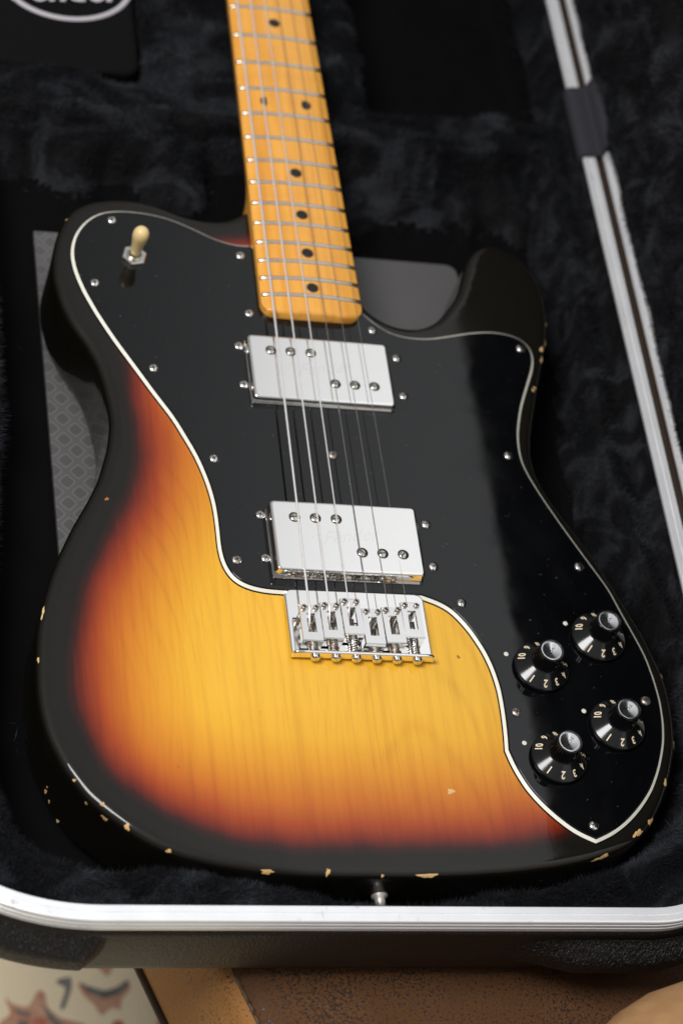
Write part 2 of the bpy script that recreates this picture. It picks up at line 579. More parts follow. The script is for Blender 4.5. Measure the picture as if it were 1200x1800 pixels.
def mat_leather(name="distressed brown leather", lo=(.066, .025, .006), hi=(.125, .050, .013), bare=0.0):
    x = NT(name)
    v = x.coords((1, 1, 1))
    big = x.noise(x.coords((16, 16, 16)), 1.0, 4)
    spots = x.noise(x.coords((720, 720, 720)), 1.0, 3, 0.6, 0.5)
    sm = x.math('ADD', x.math('SUBTRACT', spots, bare), x.math('MULTIPLY', x.math('SUBTRACT', big, 0.5), 0.42))
    mask = x.ramp(sm, [(0.50, (0, 0, 0)), (0.60, (1, 1, 1))])
    brown = x.ramp(big, [(0.3, lo), (0.7, hi)])
    col = x.mix(x.math('MULTIPLY', mask, 0.80), brown, (.018, .011, .009))
    x.base(col)
    x.l(x.ramp(mask, [(0, (.75, .75, .75)), (1, (.42, .42, .42))]), x.b.inputs['Roughness'])
    h = x.math('ADD', x.math('MULTIPLY', mask, -1.0), x.math('MULTIPLY', x.noise(x.coords((900, 900, 900)), 1.0, 3), 0.7))
    x.set(Specular_IOR_Level=0.3)
    x.bump(h, 0.35, 0.0006)
    return x.m


def mat_folder():
    x = NT("grey embossed vinyl")
    # rows of rounded diamonds, each with a paler outline
    tc = x.n('ShaderNodeTexCoord')
    sp = x.n('ShaderNodeSeparateXYZ')
    x.l(tc.outputs['Object'], sp.inputs[0])
    P = 0.0128
    def cell(a, b, sgn):
        u = x.math('ADD', a, b) if sgn > 0 else x.math('SUBTRACT', a, b)
        u = x.math('DIVIDE', u, P)
        return x.math('ABSOLUTE', x.math('SUBTRACT', x.math('FRACT', u), 0.5))
    yy = x.math('MULTIPLY', sp.outputs[1], 0.95)
    a, b = cell(sp.outputs[0], yy, 1), cell(sp.outputs[0], yy, -1)
    r = x.math('POWER', x.math('ADD', x.math('POWER', a, 5.0), x.math('POWER', b, 5.0)), 0.2)
    ring = x.ramp(r, [(0.30, (0, 0, 0)), (0.335, (1, 1, 1)), (0.375, (1, 1, 1)), (0.41, (0, 0, 0))])
    fill = x.ramp(r, [(0.30, (1, 1, 1)), (0.34, (0, 0, 0))])
    left = x.ramp(x.math('ADD', x.math('MULTIPLY', sp.outputs[0], 8.0), 0.5), [(0.30, (1, 1, 1)), (0.31, (0, 0, 0))])
    col = x.mix(x.math('MULTIPLY', x.math('MULTIPLY', fill, left), 0.6), (.094, .090, .090), (.066, .064, .064))
    col = x.mix(x.math('MULTIPLY', ring, left), col, (.138, .134, .132))
    dirt = x.noise(x.coords((25, 25, 25)), 1.0, 4)
    x.base(x.mix(x.math('MULTIPLY', dirt, 0.3), col, (.05, .048, .047)))
    x.set(Roughness=0.42, Specular_IOR_Level=0.5)
    return x.m


def mat_rug():
    x = NT("cream wool")
    a = x.noise(x.coords((500, 500, 500)), 1.0, 3)
    b = x.noise(x.coords((14, 14, 14)), 1.0, 4)
    c = x.mix(a, (.76, .64, .43), (.86, .75, .55))
    x.base(x.mix(x.math('MULTIPLY', b, 0.35), c, (.70, .58, .39)))
    x.set(Roughness=0.95, Specular_IOR_Level=0.05)
    x.bump(a, 0.6, 0.003)
    return x.m


def wool(name, a, b):
    x = NT(name)
    n = x.noise(x.coords((110, 110, 110)), 1.0, 4, 0.7)
    x.base(x.ramp(n, [(0.35, a), (0.65, b)]))
    x.set(Roughness=0.95, Specular_IOR_Level=0.05)
    return x.m


M = dict(
    burst=mat_burst(), maple=mat_maple(), guard=mat_guard(),
    white_ply=plain("aged white plastic", (.80, .78, .68), 0.35).m,
    stamp=mat_chrome("stamped chrome", 0.895, 0.04, 0.12),
    chrome=mat_chrome("worn chrome", 0.93, 0.03, 0.12), pole=mat_chrome('aged pole piece', 0.66, 0.12, 0.3, (1, .95, .84)), saddle=mat_chrome("bright steel", 0.88, 0.07, 0.18),
    nickel=mat_chrome("nickel screw", 0.80, 0.10, 0.24, (1.0, .97, .92)), rust=mat_rust(),
    slot=plain("dark screw slot", (.02, .017, .013), 0.7).m,  # near-black for slots, sockets and hole rings
    knob=plain("black moulded knob", (.006, .006, .0065), 0.13).m,
    ink=plain("cream ink", (.84, .70, .50), 0.5).m, dark_ink=plain("black ink", (.01, .01, .01), 0.5).m,
    cap=mat_chrome("spun aluminium", 0.96, 0.20, 0.30, (1, 1, 1)),
    marker=plain("black clay dot", (.010, .009, .008), 0.4).m, dot=plain("white paint dot", (.72, .69, .60), 0.5).m,
    ivory=plain("ivory plastic", (.76, .57, .27), 0.32, 0.0, Subsurface_Weight=0.15, Subsurface_Radius=(.002, .0015, .001)).m,
    button=mat_chrome("dull nickel", 0.55, 0.42, 0.52, (1, .93, .86), 0.6), wound=mat_chrome("wound string", 0.95, 0.36, 0.42, (1, .97, .96), 0.55), plain_string=mat_chrome("plain string", 0.66, 0.22, 0.3, (1, .95, .9)),
    fret=mat_chrome("fret wire", 0.66, 0.25, 0.36, (1, .97, .90)),
    wood=wool("bare chipped wood", (.56, .33, .13), (.74, .52, .25)), wood_dark=plain("stained chipped wood", (.36, .13, .035), 0.7).m,
    plush=mat_plush(), fur=mat_plush(True), alu=mat_alu(), shell=mat_shell("case plastic", 0.30), bumper=mat_shell("grained bumper plastic", 0.75),
    gap_strip=plain("brown hinge gap", (.020, .0105, .005), 0.6).m,
    web=plain("grey webbing", (.030, .030, .036), 0.8).m, felt=plain("flat black cloth", (.0035, .0035, .004), 0.85, 0, Specular_IOR_Level=0.1).m,
    thread=plain("white embroidery", (.46, .43, .46), 0.8).m,
    leather=mat_leather(), lit_side_leather=mat_leather('tan leather brightened as lit', (.30, .135, .036), (.40, .195, .062), 0.03), hem=plain("dark leather piping", (.062, .038, .024), 0.6).m,  # side panel: fewer spots, and colour brightened to stand in for side light
    rug=mat_rug(), terracotta=wool("terracotta wool", (.42, .20, .13), (.52, .33, .23)), slate=wool("slate wool", (.11, .115, .115), (.22, .21, .185)),
    red=wool("red wool", (.36, .08, .06), (.45, .18, .13)),
    shaded_plush=plain('plush blackened for shade', (.0030, .0030, .0034), 0.9, 0, Specular_IOR_Level=0.05).m,  # lining colour blackened for the shade in its recesses
    folder=mat_folder(), floor=plain("pale carpet floor", (.34, .29, .22), 0.9).m,
)


def mat_tan():
    x = NT("tan suede leather")
    n = x.noise(x.coords((90, 90, 90)), 1.0, 5)
    x.base(x.ramp(n, [(0.3, (.33, .175, .075)), (0.75, (.42, .24, .11))]))
    x.set(Roughness=0.7, Specular_IOR_Level=0.25)
    x.bump(x.noise(x.coords((400, 400, 400)), 1.0, 3), 0.3, 0.0008)
    return x.m


M['tan'] = mat_tan()


def mat_webbing():
    x = NT("grey ribbed webbing")
    tc = x.n('ShaderNodeTexCoord')
    sp = x.n('ShaderNodeSeparateXYZ')
    x.l(tc.outputs['Object'], sp.inputs[0])
    s = x.math('SINE', x.math('MULTIPLY', sp.outputs[1], 5200.0))
    x.base(x.mix(x.math('MULTIPLY', x.math('ADD', s, 1.0), 0.5), (.020, .020, .025), (.044, .044, .052)))
    x.set(Roughness=0.8, Specular_IOR_Level=0.2)
    return x.m


M['web'] = mat_webbing()

# ------------------------------------------------------------------ the case: lining, rim, shell, lid
case = thing('guitar_case', 'open hard guitar case with black plush lining and white aluminium rim', 'guitar case')
XI, YB, RC = 183.4, -159.6, 53.0            # inner rim: hinge side, lower end, corner radius
XL, RXL, RYL = 210.0, 75.0, 45.0            # the latch side lies further out and turns more gently
YT = 720.0


def rim_path():
    p = [(XI, YT - 60.0 * k) for k in range(int((YT - (YB + RC)) / 60))]
    p += [(XI, YB + RC)]
    for i in range(1, 17):
        a = -math.pi / 2 * i / 16
        p.append((XI - RC + RC * math.cos(a), YB + RC + RC * math.sin(a)))
    p += [(x, YB) for x in np.linspace(XI - RC, -XL + RXL, 14)[1:]]
    for i in range(1, 25):
        a = -math.pi / 2 - math.pi / 2 * i / 24
        p.append((-XL + RXL + RXL * math.cos(a), YB + RYL + RYL * math.sin(a)))
    n = int((YT - (YB + RC)) / 60)
    p += [(-XL, YT - 60.0 * k) for k in reversed(range(n))]
    return np.array(p)


def resample(P0, step):
    s = np.concatenate([[0], np.cumsum(np.linalg.norm(np.diff(P0, axis=0), axis=1))])
    t = np.linspace(0, s[-1], int(s[-1] / step) + 1)
    return np.stack([np.interp(t, s, P0[:, k]) for k in (0, 1)], 1)


def outward(P):
    """unit normals that point away from the middle of the case"""
    t = np.gradient(P, axis=0)
    for _ in range(2):
        t[1:-1] = (t[:-2] + 2 * t[1:-1] + t[2:]) / 4
    t /= np.linalg.norm(t, axis=1)[:, None]
    nn = np.stack([t[:, 1], -t[:, 0]], 1)
    return nn * np.where(np.sum(nn * (P - np.array([0.0, 250.0])), axis=1) > 0, 1, -1)[:, None]


PATH = resample(rim_path(), 2.5)
PNORM = outward(PATH)


def sweep(profile, i0=0, i1=None, scale=None):
    i1 = len(PATH) if i1 is None else i1
    n = len(profile)
    v, f = [], []
    for q, i in enumerate(range(i0, i1)):
        for k, (o, z) in enumerate(profile):
            oo = o if scale is None else scale(q / max(1, i1 - i0 - 1), o, z)
            v.append((PATH[i][0] + PNORM[i][0] * oo, PATH[i][1] + PNORM[i][1] * oo, z))
    for q in range(i1 - i0 - 1):
        for k in range(n - 1):
            f.append((q * n + k, (q + 1) * n + k, (q + 1) * n + k + 1, q * n + k + 1))
    return v, f


RIM = [(0.0, -1.2), (0.0, 0.6), (0.35, 1.0), (3.9, 1.0), (4.05, 0.45), (4.5, 0.45), (4.65, 1.0), (7.6, 1.0), (8.3, 0.75), (8.7, 0.1), (8.75, -1.2),
       (8.2, -1.5), (8.2, -2.0), (8.9, -2.3), (9.0, -4.2), (8.45, -4.5), (8.45, -5.0), (9.05, -5.3), (9.1, -8.0), (8.4, -8.6), (7.5, -8.6)]
RIM = [(a * 0.915, b) for a, b in RIM]
v, f = sweep(RIM)
o = mesh_obj('rim_trim', v, f, M['alu'], case, smooth=False)
SHELL = [(7.4, -8.0), (9.0, -9.4), (9.6, -12), (8.6, -30), (6.5, -50), (3.5, -60), (-2, -65), (-12, -66)]
v, f = sweep(SHELL)
n_ = len(SHELL)
f.append(tuple(i * n_ + n_ - 1 for i in range(len(PATH))))
mesh_obj('shell', v, f, M['shell'], case)


def bumper(i0, i1, ta, tb, bulge, drop):
    prof = [(-5.0, -12.0), (9.2, -11.0), (9.9, -12.4), (11.0, -13.6), (16.2, -18.6), (17.4, -20.0), (18.0, -22.0), (18.0, -29.5), (17.0, -32.5), (13.0, -36), (7.5, -40)]
    prof = [(o_, z - drop) for o_, z in prof]
    base = {z: float(np.interp(-z, [8, 12, 30, 50, 60], [7.5, 9.3, 8.3, 6.2, 3.2])) for o_, z in prof}

    def sc(t, o_, z):
        e = min(1.0, min(t / ta, (1 - t) / tb))
        return min(o_, base[z]) + (o_ - min(o_, base[z])) * e if e < 1 else o_
    vv, ff = sweep(prof, i0, i1, sc)
    return mesh_obj('corner_bumper', vv, ff, M['bumper'], case)


_bot = np.where(PATH[:, 1] < YB + 0.5)[0]
_ir = [i for i in _bot if PATH[i][0] < 62][0]
_i0 = [i for i in range(len(PATH)) if PATH[i][1] < -20][0]
bumper(_i0, _ir, 0.10, 0.15, 1.0, 4.0)
_il = [i for i in _bot if PATH[i][0] < -130][0]
_i1 = [i for i in range(len(PATH) - 1, 0, -1) if PATH[i][1] < -20][0]
bumper(_il, _i1, 0.05, 0.10, 1.0, 0.0)

# plush lining: one moulded sheet
CAV = np.array([(-178, -60), (-176, -95), (-170, -111), (-162, -122), (-152, -129), (-139, -132), (-113, -133.5), (-86, -135), (-60, -139.5), (-31, -147), (0, -153), (25, -152),
                (50, -146), (80, -141), (110, -135), (140, -121), (160, -100), (171, -70), (173, -30), (169, 20), (160, 70), (155, 110), (158, 160), (162, 220), (164, 330),
                (-165, 330), (-164, 200), (-163, 118), (-170, 50)], float)
gx = np.arange(-210.0, 183.1, 3.0)
gy = np.arange(-159.0, 700.0, 3.0)
GX, GY = np.meshgrid(gx, gy)
_q = np.stack([GX.ravel(), GY.ravel()], 1)
CASE_POLY = resample(rim_path(), 9.0)


def pull_in(q):
    """nothing of the lining reaches past the rounded corners of the rim"""
    q = q.copy()
    for cx0, cy0, rx, ry, sg_ in ((XI - RC, YB + RC, RC - 0.3, RC - 0.3, 1), (-XL + RXL, YB + RYL, RXL - 0.3, RYL - 0.3, -1)):
        dx, dy = (q[:, 0] - cx0) / rx, (q[:, 1] - cy0) / ry
        r_ = np.hypot(dx, dy)
        k_ = (dx * sg_ > 0) & (dy < 0) & (r_ > 1)
        q[k_, 0] = cx0 + dx[k_] / r_[k_] * rx
        q[k_, 1] = cy0 + dy[k_] / r_[k_] * ry
    return q


_q = pull_in(_q)


def fbm(x, y, s, seed, octv=3):
    out = np.zeros(len(x))
    for i in range(len(x)):
        out[i] = noise.fractal(Vector((x[i] / s + seed, y[i] / s - seed, seed * 0.37)), 1.0, 2.1, octv)
    return out


def lining_height(q):
    x, y = q[:, 0], q[:, 1]
    d, ins = seg_dist(q, CAV)
    sd = np.where(ins, -d, d)
    wob = fbm(x, y, 34.0, 3.1)
    fold = 0.9 - 2.2 * np.abs(fbm(x + 14 * wob, y * 1.5, 58.0, 9.4, 2))
    h = -50 + 40 * smoothstep(-4, 5, sd + 1.5 * wob) - 9 * smoothstep(5, 18, sd)
    # shaped block across the case under the neck
    up = smoothstep(284, 350, y + 16 * wob)
    blk = -50 + 30 * up + 9.0 * fold * up
    ax = np.abs(x)
    chan = smoothstep(30, 44, ax + 2 * wob)
    blk = -48 + (blk + 48) * chan
    h = np.where(y > 280, np.maximum(blk, np.where(sd > -6, h, -60)), h)
    # behind the block: a deep well on one side, a covered compartment on the other
    well = smoothstep(361, 369, y + 2 * wob) * smoothstep(58, 66, x + 2 * wob)
    h = h + (-62 - h) * well * (1 - smoothstep(174, 180, x))
    comp = smoothstep(364, 368, y) * smoothstep(72, 76, -x)
    h = h + (-40 - h) * comp
    h = h + 2.2 * wob + 2.0 * fold * smoothstep(-8, 4, sd)
    h = np.minimum(h, -5.5)
    rim_d = np.where(y < 690, seg_dist(q, CASE_POLY)[0], 30)
    return h + (-0.6 - h) * (1 - smoothstep(0.0, 4.5, rim_d)) ** 2


H = lining_height(_q).reshape(GX.shape)
ny_, nx_ = GX.shape
v = np.stack([_q[:, 0], _q[:, 1], H.ravel()], 1)
f = [(j * nx_ + i, j * nx_ + i + 1, (j + 1) * nx_ + i + 1, (j + 1) * nx_ + i) for j in range(ny_ - 1) for i in range(nx_ - 1)]
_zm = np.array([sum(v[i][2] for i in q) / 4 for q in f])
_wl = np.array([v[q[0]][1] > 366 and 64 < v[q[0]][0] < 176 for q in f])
lining = mesh_obj('plush_lining', v, f, None, case, mats=[M['plush'], M['shaded_plush']], mat_idx=[int(a < -45 or b) for a, b in zip(_zm, _wl)])  # low faces and the well get their shade as a darker colour


def fur_mesh(name, P, N, comb, length, width, parent):
    """one thin blade per root point, joined into one mesh"""
    n = len(P)
    d = N * 0.62 + comb + rng.normal(0, 0.34, (n, 3))
    d /= np.linalg.norm(d, axis=1)[:, None]
    L = length * rng.uniform(0.55, 1.15, n)[:, None]
    side = np.cross(d, rng.normal(0, 1, (n, 3)))
    side /= np.linalg.norm(side, axis=1)[:, None] + 1e-9
    w = width * rng.uniform(0.7, 1.3, n)[:, None]
    V = np.empty((n, 3, 3))
    V[:, 0] = P - side * w * 0.5
    V[:, 1] = P + side * w * 0.5
    V[:, 2] = P + d * L
    me = bpy.data.meshes.new(name)
    me.vertices.add(n * 3)
    me.vertices.foreach_set('co', (V.reshape(-1) * MM).astype(np.float32))
    me.loops.add(n * 3)
    me.loops.foreach_set('vertex_index', np.arange(n * 3, dtype=np.int32))
    me.polygons.add(n)
    me.polygons.foreach_set('loop_start', np.arange(0, n * 3, 3, dtype=np.int32))
    me.update(calc_edges=True)
    me.materials.append(M['fur'])
    o_ = bpy.data.objects.new(name, me)
    COL.objects.link(o_)
    o_.parent = parent
    o_['kind'] = 'stuff'
    return o_


def bil(A, x, y):
    fx = np.clip((x - gx[0]) / 3.0, 0, nx_ - 1.001)
    fy = np.clip((y - gy[0]) / 3.0, 0, ny_ - 1.001)
    i, j = fx.astype(int), fy.astype(int)
    u, w = fx - i, fy - j
    return A[j, i] * (1 - u) * (1 - w) + A[j, i + 1] * u * (1 - w) + A[j + 1, i] * (1 - u) * w + A[j + 1, i + 1] * u * w


HY, HX = np.gradient(H, 3.0, 3.0)


def comb_field(x, y, s):
    a = 2.4 * np.sin(x / (1.3 * s) + 1.7 * np.sin(y / s + 0.6)) + 2.0 * np.sin(y / (0.9 * s) + 1.3 * np.sin(x / (0.8 * s)))
    g = 0.55 + 0.35 * np.sin(x / (0.6 * s) + y / (0.7 * s))
    return np.stack([np.cos(a) * g, np.sin(a) * g, np.zeros_like(a)], 1)


def lining_fur(name, n, x0, x1, y0, y1, length, width):
    x = rng.uniform(x0, x1, n)
    y = rng.uniform(y0, y1, n)
    # nothing grows where the guitar body covers the sheet, or under the compartment cover
    keep = ~((x < -76) & (y > 366))
    keep &= seg_dist(np.stack([x, y], 1), CASE_POLY)[1]
    bd, bi = seg_dist(np.stack([x, y], 1), BODY_COARSE)
    keep &= ~(bi & (bd > 9))
    x, y = x[keep], y[keep]
    hz = bil(H, x, y)
    k2 = (rng.uniform(0, 1, len(x)) < np.clip((hz + 49) / 26, 0.0, 1)) & ~((y > 367) & (x > 65) & (x < 175))  # fur thins with depth, easing into the painted dark floor
    x, y = x[k2], y[k2]
    P = np.stack([x, y, bil(H, x, y)], 1)
    N = np.stack([-bil(HX, x, y), -bil(HY, x, y), np.ones_like(x)], 1)
    N /= np.linalg.norm(N, axis=1)[:, None]
    return fur_mesh(name, P, N, comb_field(x, y, 14.0), length, width, lining)


BODY_COARSE = np.array(BODY_PTS[::2])
lining_fur('fur', 150000, -208, 182, -158, -60, 5.0, 0.34)
lining_fur('fur', 190000, -208, 182, -60, 320, 5.0, 0.42)
lining_fur('fur', 190000, -208, 182, 320, 560, 5.0, 0.42)

# accessory compartment cover with the embroidered oval
cov = np.array(rounded_rect(128, 300, 9))
cx_, cy_ = -140.0, 517.5
rings = [[(cx_ + a * s_, cy_ + b * s2, z) for a, b in cov] for s_, s2, z in ((1, 1, -22), (1, 1, -16), (0.985, 0.994, -14.6), (0.95, 0.98, -14.2))]
v, f, flat = prism(rings)
cover = mesh_obj('compartment_cover', v, f, M['felt'], case, flat_faces=flat)
ocx, ocy, oa, ob, th = -115.0, 438.0, 39.5, 33.0, math.radians(8)


def oval(r0, r1, z0, z1, n=64):
    vv, ff = [], []
    for i in range(n):
        t = 2 * math.pi * i / n
        for s_, z in ((r0, z0), (r0 + 0.012, z1), (r1 - 0.012, z1), (r1, z0)):
            ex, ey = oa * s_ * math.cos(t), ob * s_ * math.sin(t)
            vv.append((ocx + ex * math.cos(th) - ey * math.sin(th), ocy + ex * math.sin(th) + ey * math.cos(th), z))
    for i in range(n):
        j = (i + 1) % n
        for k in range(3):
            ff.append((i * 4 + k, j * 4 + k, j * 4 + k + 1, i * 4 + k + 1))
    return vv, ff


v, f = oval(0.93, 1.02, -14.1, -13.1)
mesh_obj('embroidered_ring', v, f, M['thread'], cover)
tv, tf = text_mesh("Fender", 25.0, 0.025)
tv3 = []
for a, b in tv:
    a2, b2 = a * 0.68 + b * 0.25, b - 6.5
    tv3.append((ocx + a2 * math.cos(th) - b2 * math.sin(th), ocy + a2 * math.sin(th) + b2 * math.cos(th), -13.0))
mesh_obj('embroidered_lettering', tv3, tf, M['thread'], cover, smooth=False)

# added strip closing the gap between the rims, reflected brown put into its colour
v, f, _ = box(191.6, 195.9, -100, 715, -10, -1.6, 0.3)
mesh_obj('hinge_gap_strip', v, f, M['gap_strip'], case, smooth=False)

# the lid stands open, leaning a little outwards
LT = math.radians(8.0)
LX, LZ, LL = 196.0, 0.2, 372.0


def lid_pt(a, y, dep):
    """a: along the lid away from the hinge, dep: depth into the lid"""
    return (LX + a * math.sin(LT) + dep * math.cos(LT), y, LZ + a * math.cos(LT) - dep * math.sin(LT))


def lid_loop(off, dep):
    w, r = LL - 2 * off, RC - off
    y0, y1 = YB + off - 9, YT
    pts = [lid_pt(off, y1, dep)]
    for cxx, cyy, a0 in ((off + r, y0 + r, 180), (off + w - r, y0 + r, 270)):
        for i in range(13):
            t = math.radians(a0 + 90 * i / 12)
            pts.append(lid_pt(cxx + r * math.cos(t), cyy + r * math.sin(t), dep))
    pts.append(lid_pt(off + w, y1, dep))
    return pts


def loops(rings):
    n = len(rings[0])
    vv = [q for r in rings for q in r]
    ff = [(k * n + i, k * n + i + 1, (k + 1) * n + i + 1, (k + 1) * n + i) for k in range(len(rings) - 1) for i in range(n - 1)]
    return vv, ff


v, f = loops([lid_loop(0.6, 9), lid_loop(0, 8), lid_loop(0, 0.5), lid_loop(0.4, 0), lid_loop(2.4, 0), lid_loop(2.5, 0.4), lid_loop(2.8, 0.4), lid_loop(2.9, 0), lid_loop(5.2, 0), lid_loop(5.6, 0.5), lid_loop(5.6, 6)])
mesh_obj('lid_rim_trim', v, f, M['alu'], case, smooth=False)
v, f = loops([lid_loop(0.8, 8.5), lid_loop(0.5, 10), lid_loop(2, 30), lid_loop(8, 42), lid_loop(20, 46)])
n_ = len(lid_loop(0, 0))
f.append(tuple(len(v) - n_ + i for i in range(n_)))
mesh_obj('lid_shell', v, f, M['shell'], case)
la = np.arange(4.4, LL - 4, 3.5)
ly = np.arange(YB + 2, YT - 2, 4.0)
LA, LY = np.meshgrid(la, ly)
fa, fy_ = LA.ravel(), LY.ravel()
wb1 = fbm(fa, fy_, 30.0, 5.5)
wb2 = fbm(fa + 8 * wb1, fy_ * 0.8, 52.0, 2.2)
edge = np.minimum(np.minimum(fa - 4.4, LL - 4 - fa), fy_ - (YB + 2))
dep = 3.0 - 4.5 * smoothstep(0, 14, edge) - 9.0 * (0.7 - 2.0 * np.abs(wb2)) * smoothstep(2, 20, edge) - 1.6 * wb1
fa2 = fa + np.where(fa < 5, -1.0 * np.abs(wb1) * 2.0, 0)
v = np.array([lid_pt(a, y, d_) for a, y, d_ in zip(fa2, fy_, dep)])
nj, ni = LA.shape
f = [(j * ni + i, (j + 1) * ni + i, (j + 1) * ni + i + 1, j * ni + i + 1) for j in range(nj - 1) for i in range(ni - 1)]
lidl = mesh_obj('lid_plush_lining', v, f, M['plush'], case)
VV = v.reshape(nj, ni, 3)
n = 170000
ia = rng.uniform(0, 60, n)
ij = rng.uniform(0, nj - 1.01, n)
i0, j0 = ia.astype(int), ij.astype(int)
u_, w_ = (ia - i0)[:, None], (ij - j0)[:, None]
P = VV[j0, i0] * (1 - u_) * (1 - w_) + VV[j0, i0 + 1] * u_ * (1 - w_) + VV[j0 + 1, i0] * (1 - u_) * w_ + VV[j0 + 1, i0 + 1] * u_ * w_
N = np.cross(VV[j0 + 1, i0] - VV[j0, i0], VV[j0, i0 + 1] - VV[j0, i0])
N /= np.linalg.norm(N, axis=1)[:, None]
N *= np.where(N[:, 0] < 0, 1, -1)[:, None]
cf = comb_field(P[:, 1], P[:, 2], 15.0)
fur_mesh('fur', P, N, np.stack([np.zeros(n), cf[:, 0], cf[:, 1]], 1), 4.5, 0.42, lidl)

# webbing stay wrapped over both rims
prof = [(182.0, -6), (182.4, -1), (182.8, 1.2), (183.4, 1.9), (187, 2.0), (191.0, 2.05), (192.6, 1.9), (194.0, 2.3), (194.6, 4.5), (195.3, 8.6), (196.2, 11.2), (199.5, 12.2)]
vv, ff = [], []
prof2 = []
for k, (x, z) in enumerate(prof):
    a = prof[max(k - 1, 0)]
    b = prof[min(k + 1, len(prof) - 1)]
    t = Vector((b[0] - a[0], b[1] - a[1])).normalized()
    prof2.append(((x, z), (x - t.y * 0.8, z + t.x * 0.8)))
ring = [q[0] for q in prof2] + [q[1] for q in reversed(prof2)]
for y in np.linspace(322, 377, 23):
    for x, z in ring:
        sh = (x - 183) * 0.12
        vv.append((x, y + sh, z))
nr = len(ring)
for j in range(22):
    for i in range(nr):
        k = (i + 1) % nr
        ff.append((j * nr + i, j * nr + k, (j + 1) * nr + k, (j + 1) * nr + i))
ff.append(tuple(range(nr)))
ff.append(tuple(22 * nr + i for i in reversed(range(nr))))
w_ob = mesh_obj('webbing_strap', vv, ff, M['web'], case)
w_ob['label'] = 'grey webbing strap wrapped over both rims'

# ------------------------------------------------------------------ folder lying under the guitar
fold_t = thing('document_folder', 'flat dark grey vinyl folder with diamond pattern lying under the guitar', 'folder')
fo = [(-137, 270), (104, 270.4), (107.6, 269.4), (109.6, 267), (110.4, 263), (112, -60), (-133, -60)]
rings = [[(x, y, z) for x, y in fo] for z in (-49.0, -45.6)]
v, f, flat = prism(rings)
mesh_obj('cover', v, f, M['folder'], fold_t, smooth=False)

# ------------------------------------------------------------------ the guitar
guitar = thing('electric_guitar', 'sunburst electric guitar with black pickguard and maple neck lying in plush case', 'guitar')
OUT = smooth_closed(BODY_PTS + [(29.5, 205), (29.0, 240), (27, 252), (0, 259)], 2.2, 3.2)
OUT = OUT + normals_closed(OUT) * -0.8
ON = normals_closed(OUT)
NB = len(OUT)
RR = 4.4
BZ = -44.5


def body_profile():
    pr = [(RR, BZ)]
    for k in range(1, 5):
        a = math.pi / 2 * k / 4
        pr.append((RR - RR * math.sin(a), BZ + RR - RR * math.cos(a)))
    pr += [(0, z) for z in (-36, -28, -20, -12)]
    for k in range(0, 8):
        a = math.pi / 2 * k / 7
        pr.append((RR - RR * math.cos(a), -RR + RR * math.sin(a)))
    return pr


pr = body_profile()
verts = []
for ins, z in pr:
    q = OUT + ON * ins
    verts += [(a, b, z) for a, b in q]
faces = []
for k in range(len(pr) - 1):
    for i in range(NB):
        j = (i + 1) % NB
        faces.append((k * NB + i, k * NB + j, (k + 1) * NB + j, (k + 1) * NB + i))
faces.append(tuple(reversed(range(NB))))
inner = OUT + ON * RR
# dense top sheet so that the finish can follow the distance to the edge
bx0, by0 = inner.min(0)
bx1, by1 = inner.max(0)
hx, hy = np.meshgrid(np.arange(bx0, bx1, 2.6), np.arange(by0, by1, 2.6))
hq = np.stack([hx.ravel(), hy.ravel()], 1)
dd, ii = seg_dist(hq, inner)
hq = hq[ii & (dd > 1.6)]
allp = [Vector((a, b)) for a, b in inner] + [Vector((a, b)) for a, b in hq]
cv, _e, cf_, *_r = delaunay_2d_cdt(allp, [(i, (i + 1) % NB) for i in range(NB)], [], 1, 1e-5)
off = (len(pr) - 1) * NB
remap = {}
for i, p in enumerate(cv):
    if i < NB:
        remap[i] = off + i
    else:
        remap[i] = len(verts)
        verts.append((p[0], p[1], 0.0))
for t in cf_:
    a, b, c = (remap[i] for i in t)
    A, B, Cc = verts[a], verts[b], verts[c]
    cr_ = (B[0] - A[0]) * (Cc[1] - A[1]) - (B[1] - A[1]) * (Cc[0] - A[0])
    faces.append((a, b, c) if cr_ > 0 else (a, c, b))
body = mesh_obj('body', verts, faces, M['burst'], guitar)
va = np.array(verts)
ed, _i = seg_dist(va[:, :2], OUT)
# the finisher left more black on the horns and by the neck
ed = ed - 20.0 * smoothstep(55, 85, va[:, 0]) * smoothstep(140, 175, va[:, 1])
ed = ed - 4.0 * smoothstep(-110, -125, va[:, 0]) * smoothstep(130, 170, va[:, 1])
ed = ed + 3.5 * np.exp(-((va[:, 0] + 40) / 18) ** 2 - ((va[:, 1] - 236) / 14) ** 2)
ed = ed + 5.0 * np.exp(-((va[:, 0] + 95) / 25) ** 2 - ((va[:, 1] - 118) / 30) ** 2)
ed = ed + 4.0 * (1 - smoothstep(-125, -92, va[:, 1])) * (1 - smoothstep(60, 120, np.abs(va[:, 0])))
at = body.data.attributes.new('edge_dist', 'FLOAT', 'POINT')
at.data.foreach_set('value', ed.astype(np.float32))

# chipped lacquer
cum = np.concatenate([[0], np.cumsum(np.linalg.norm(np.roll(OUT, -1, 0) - OUT, axis=1))])
PER = cum[-1]


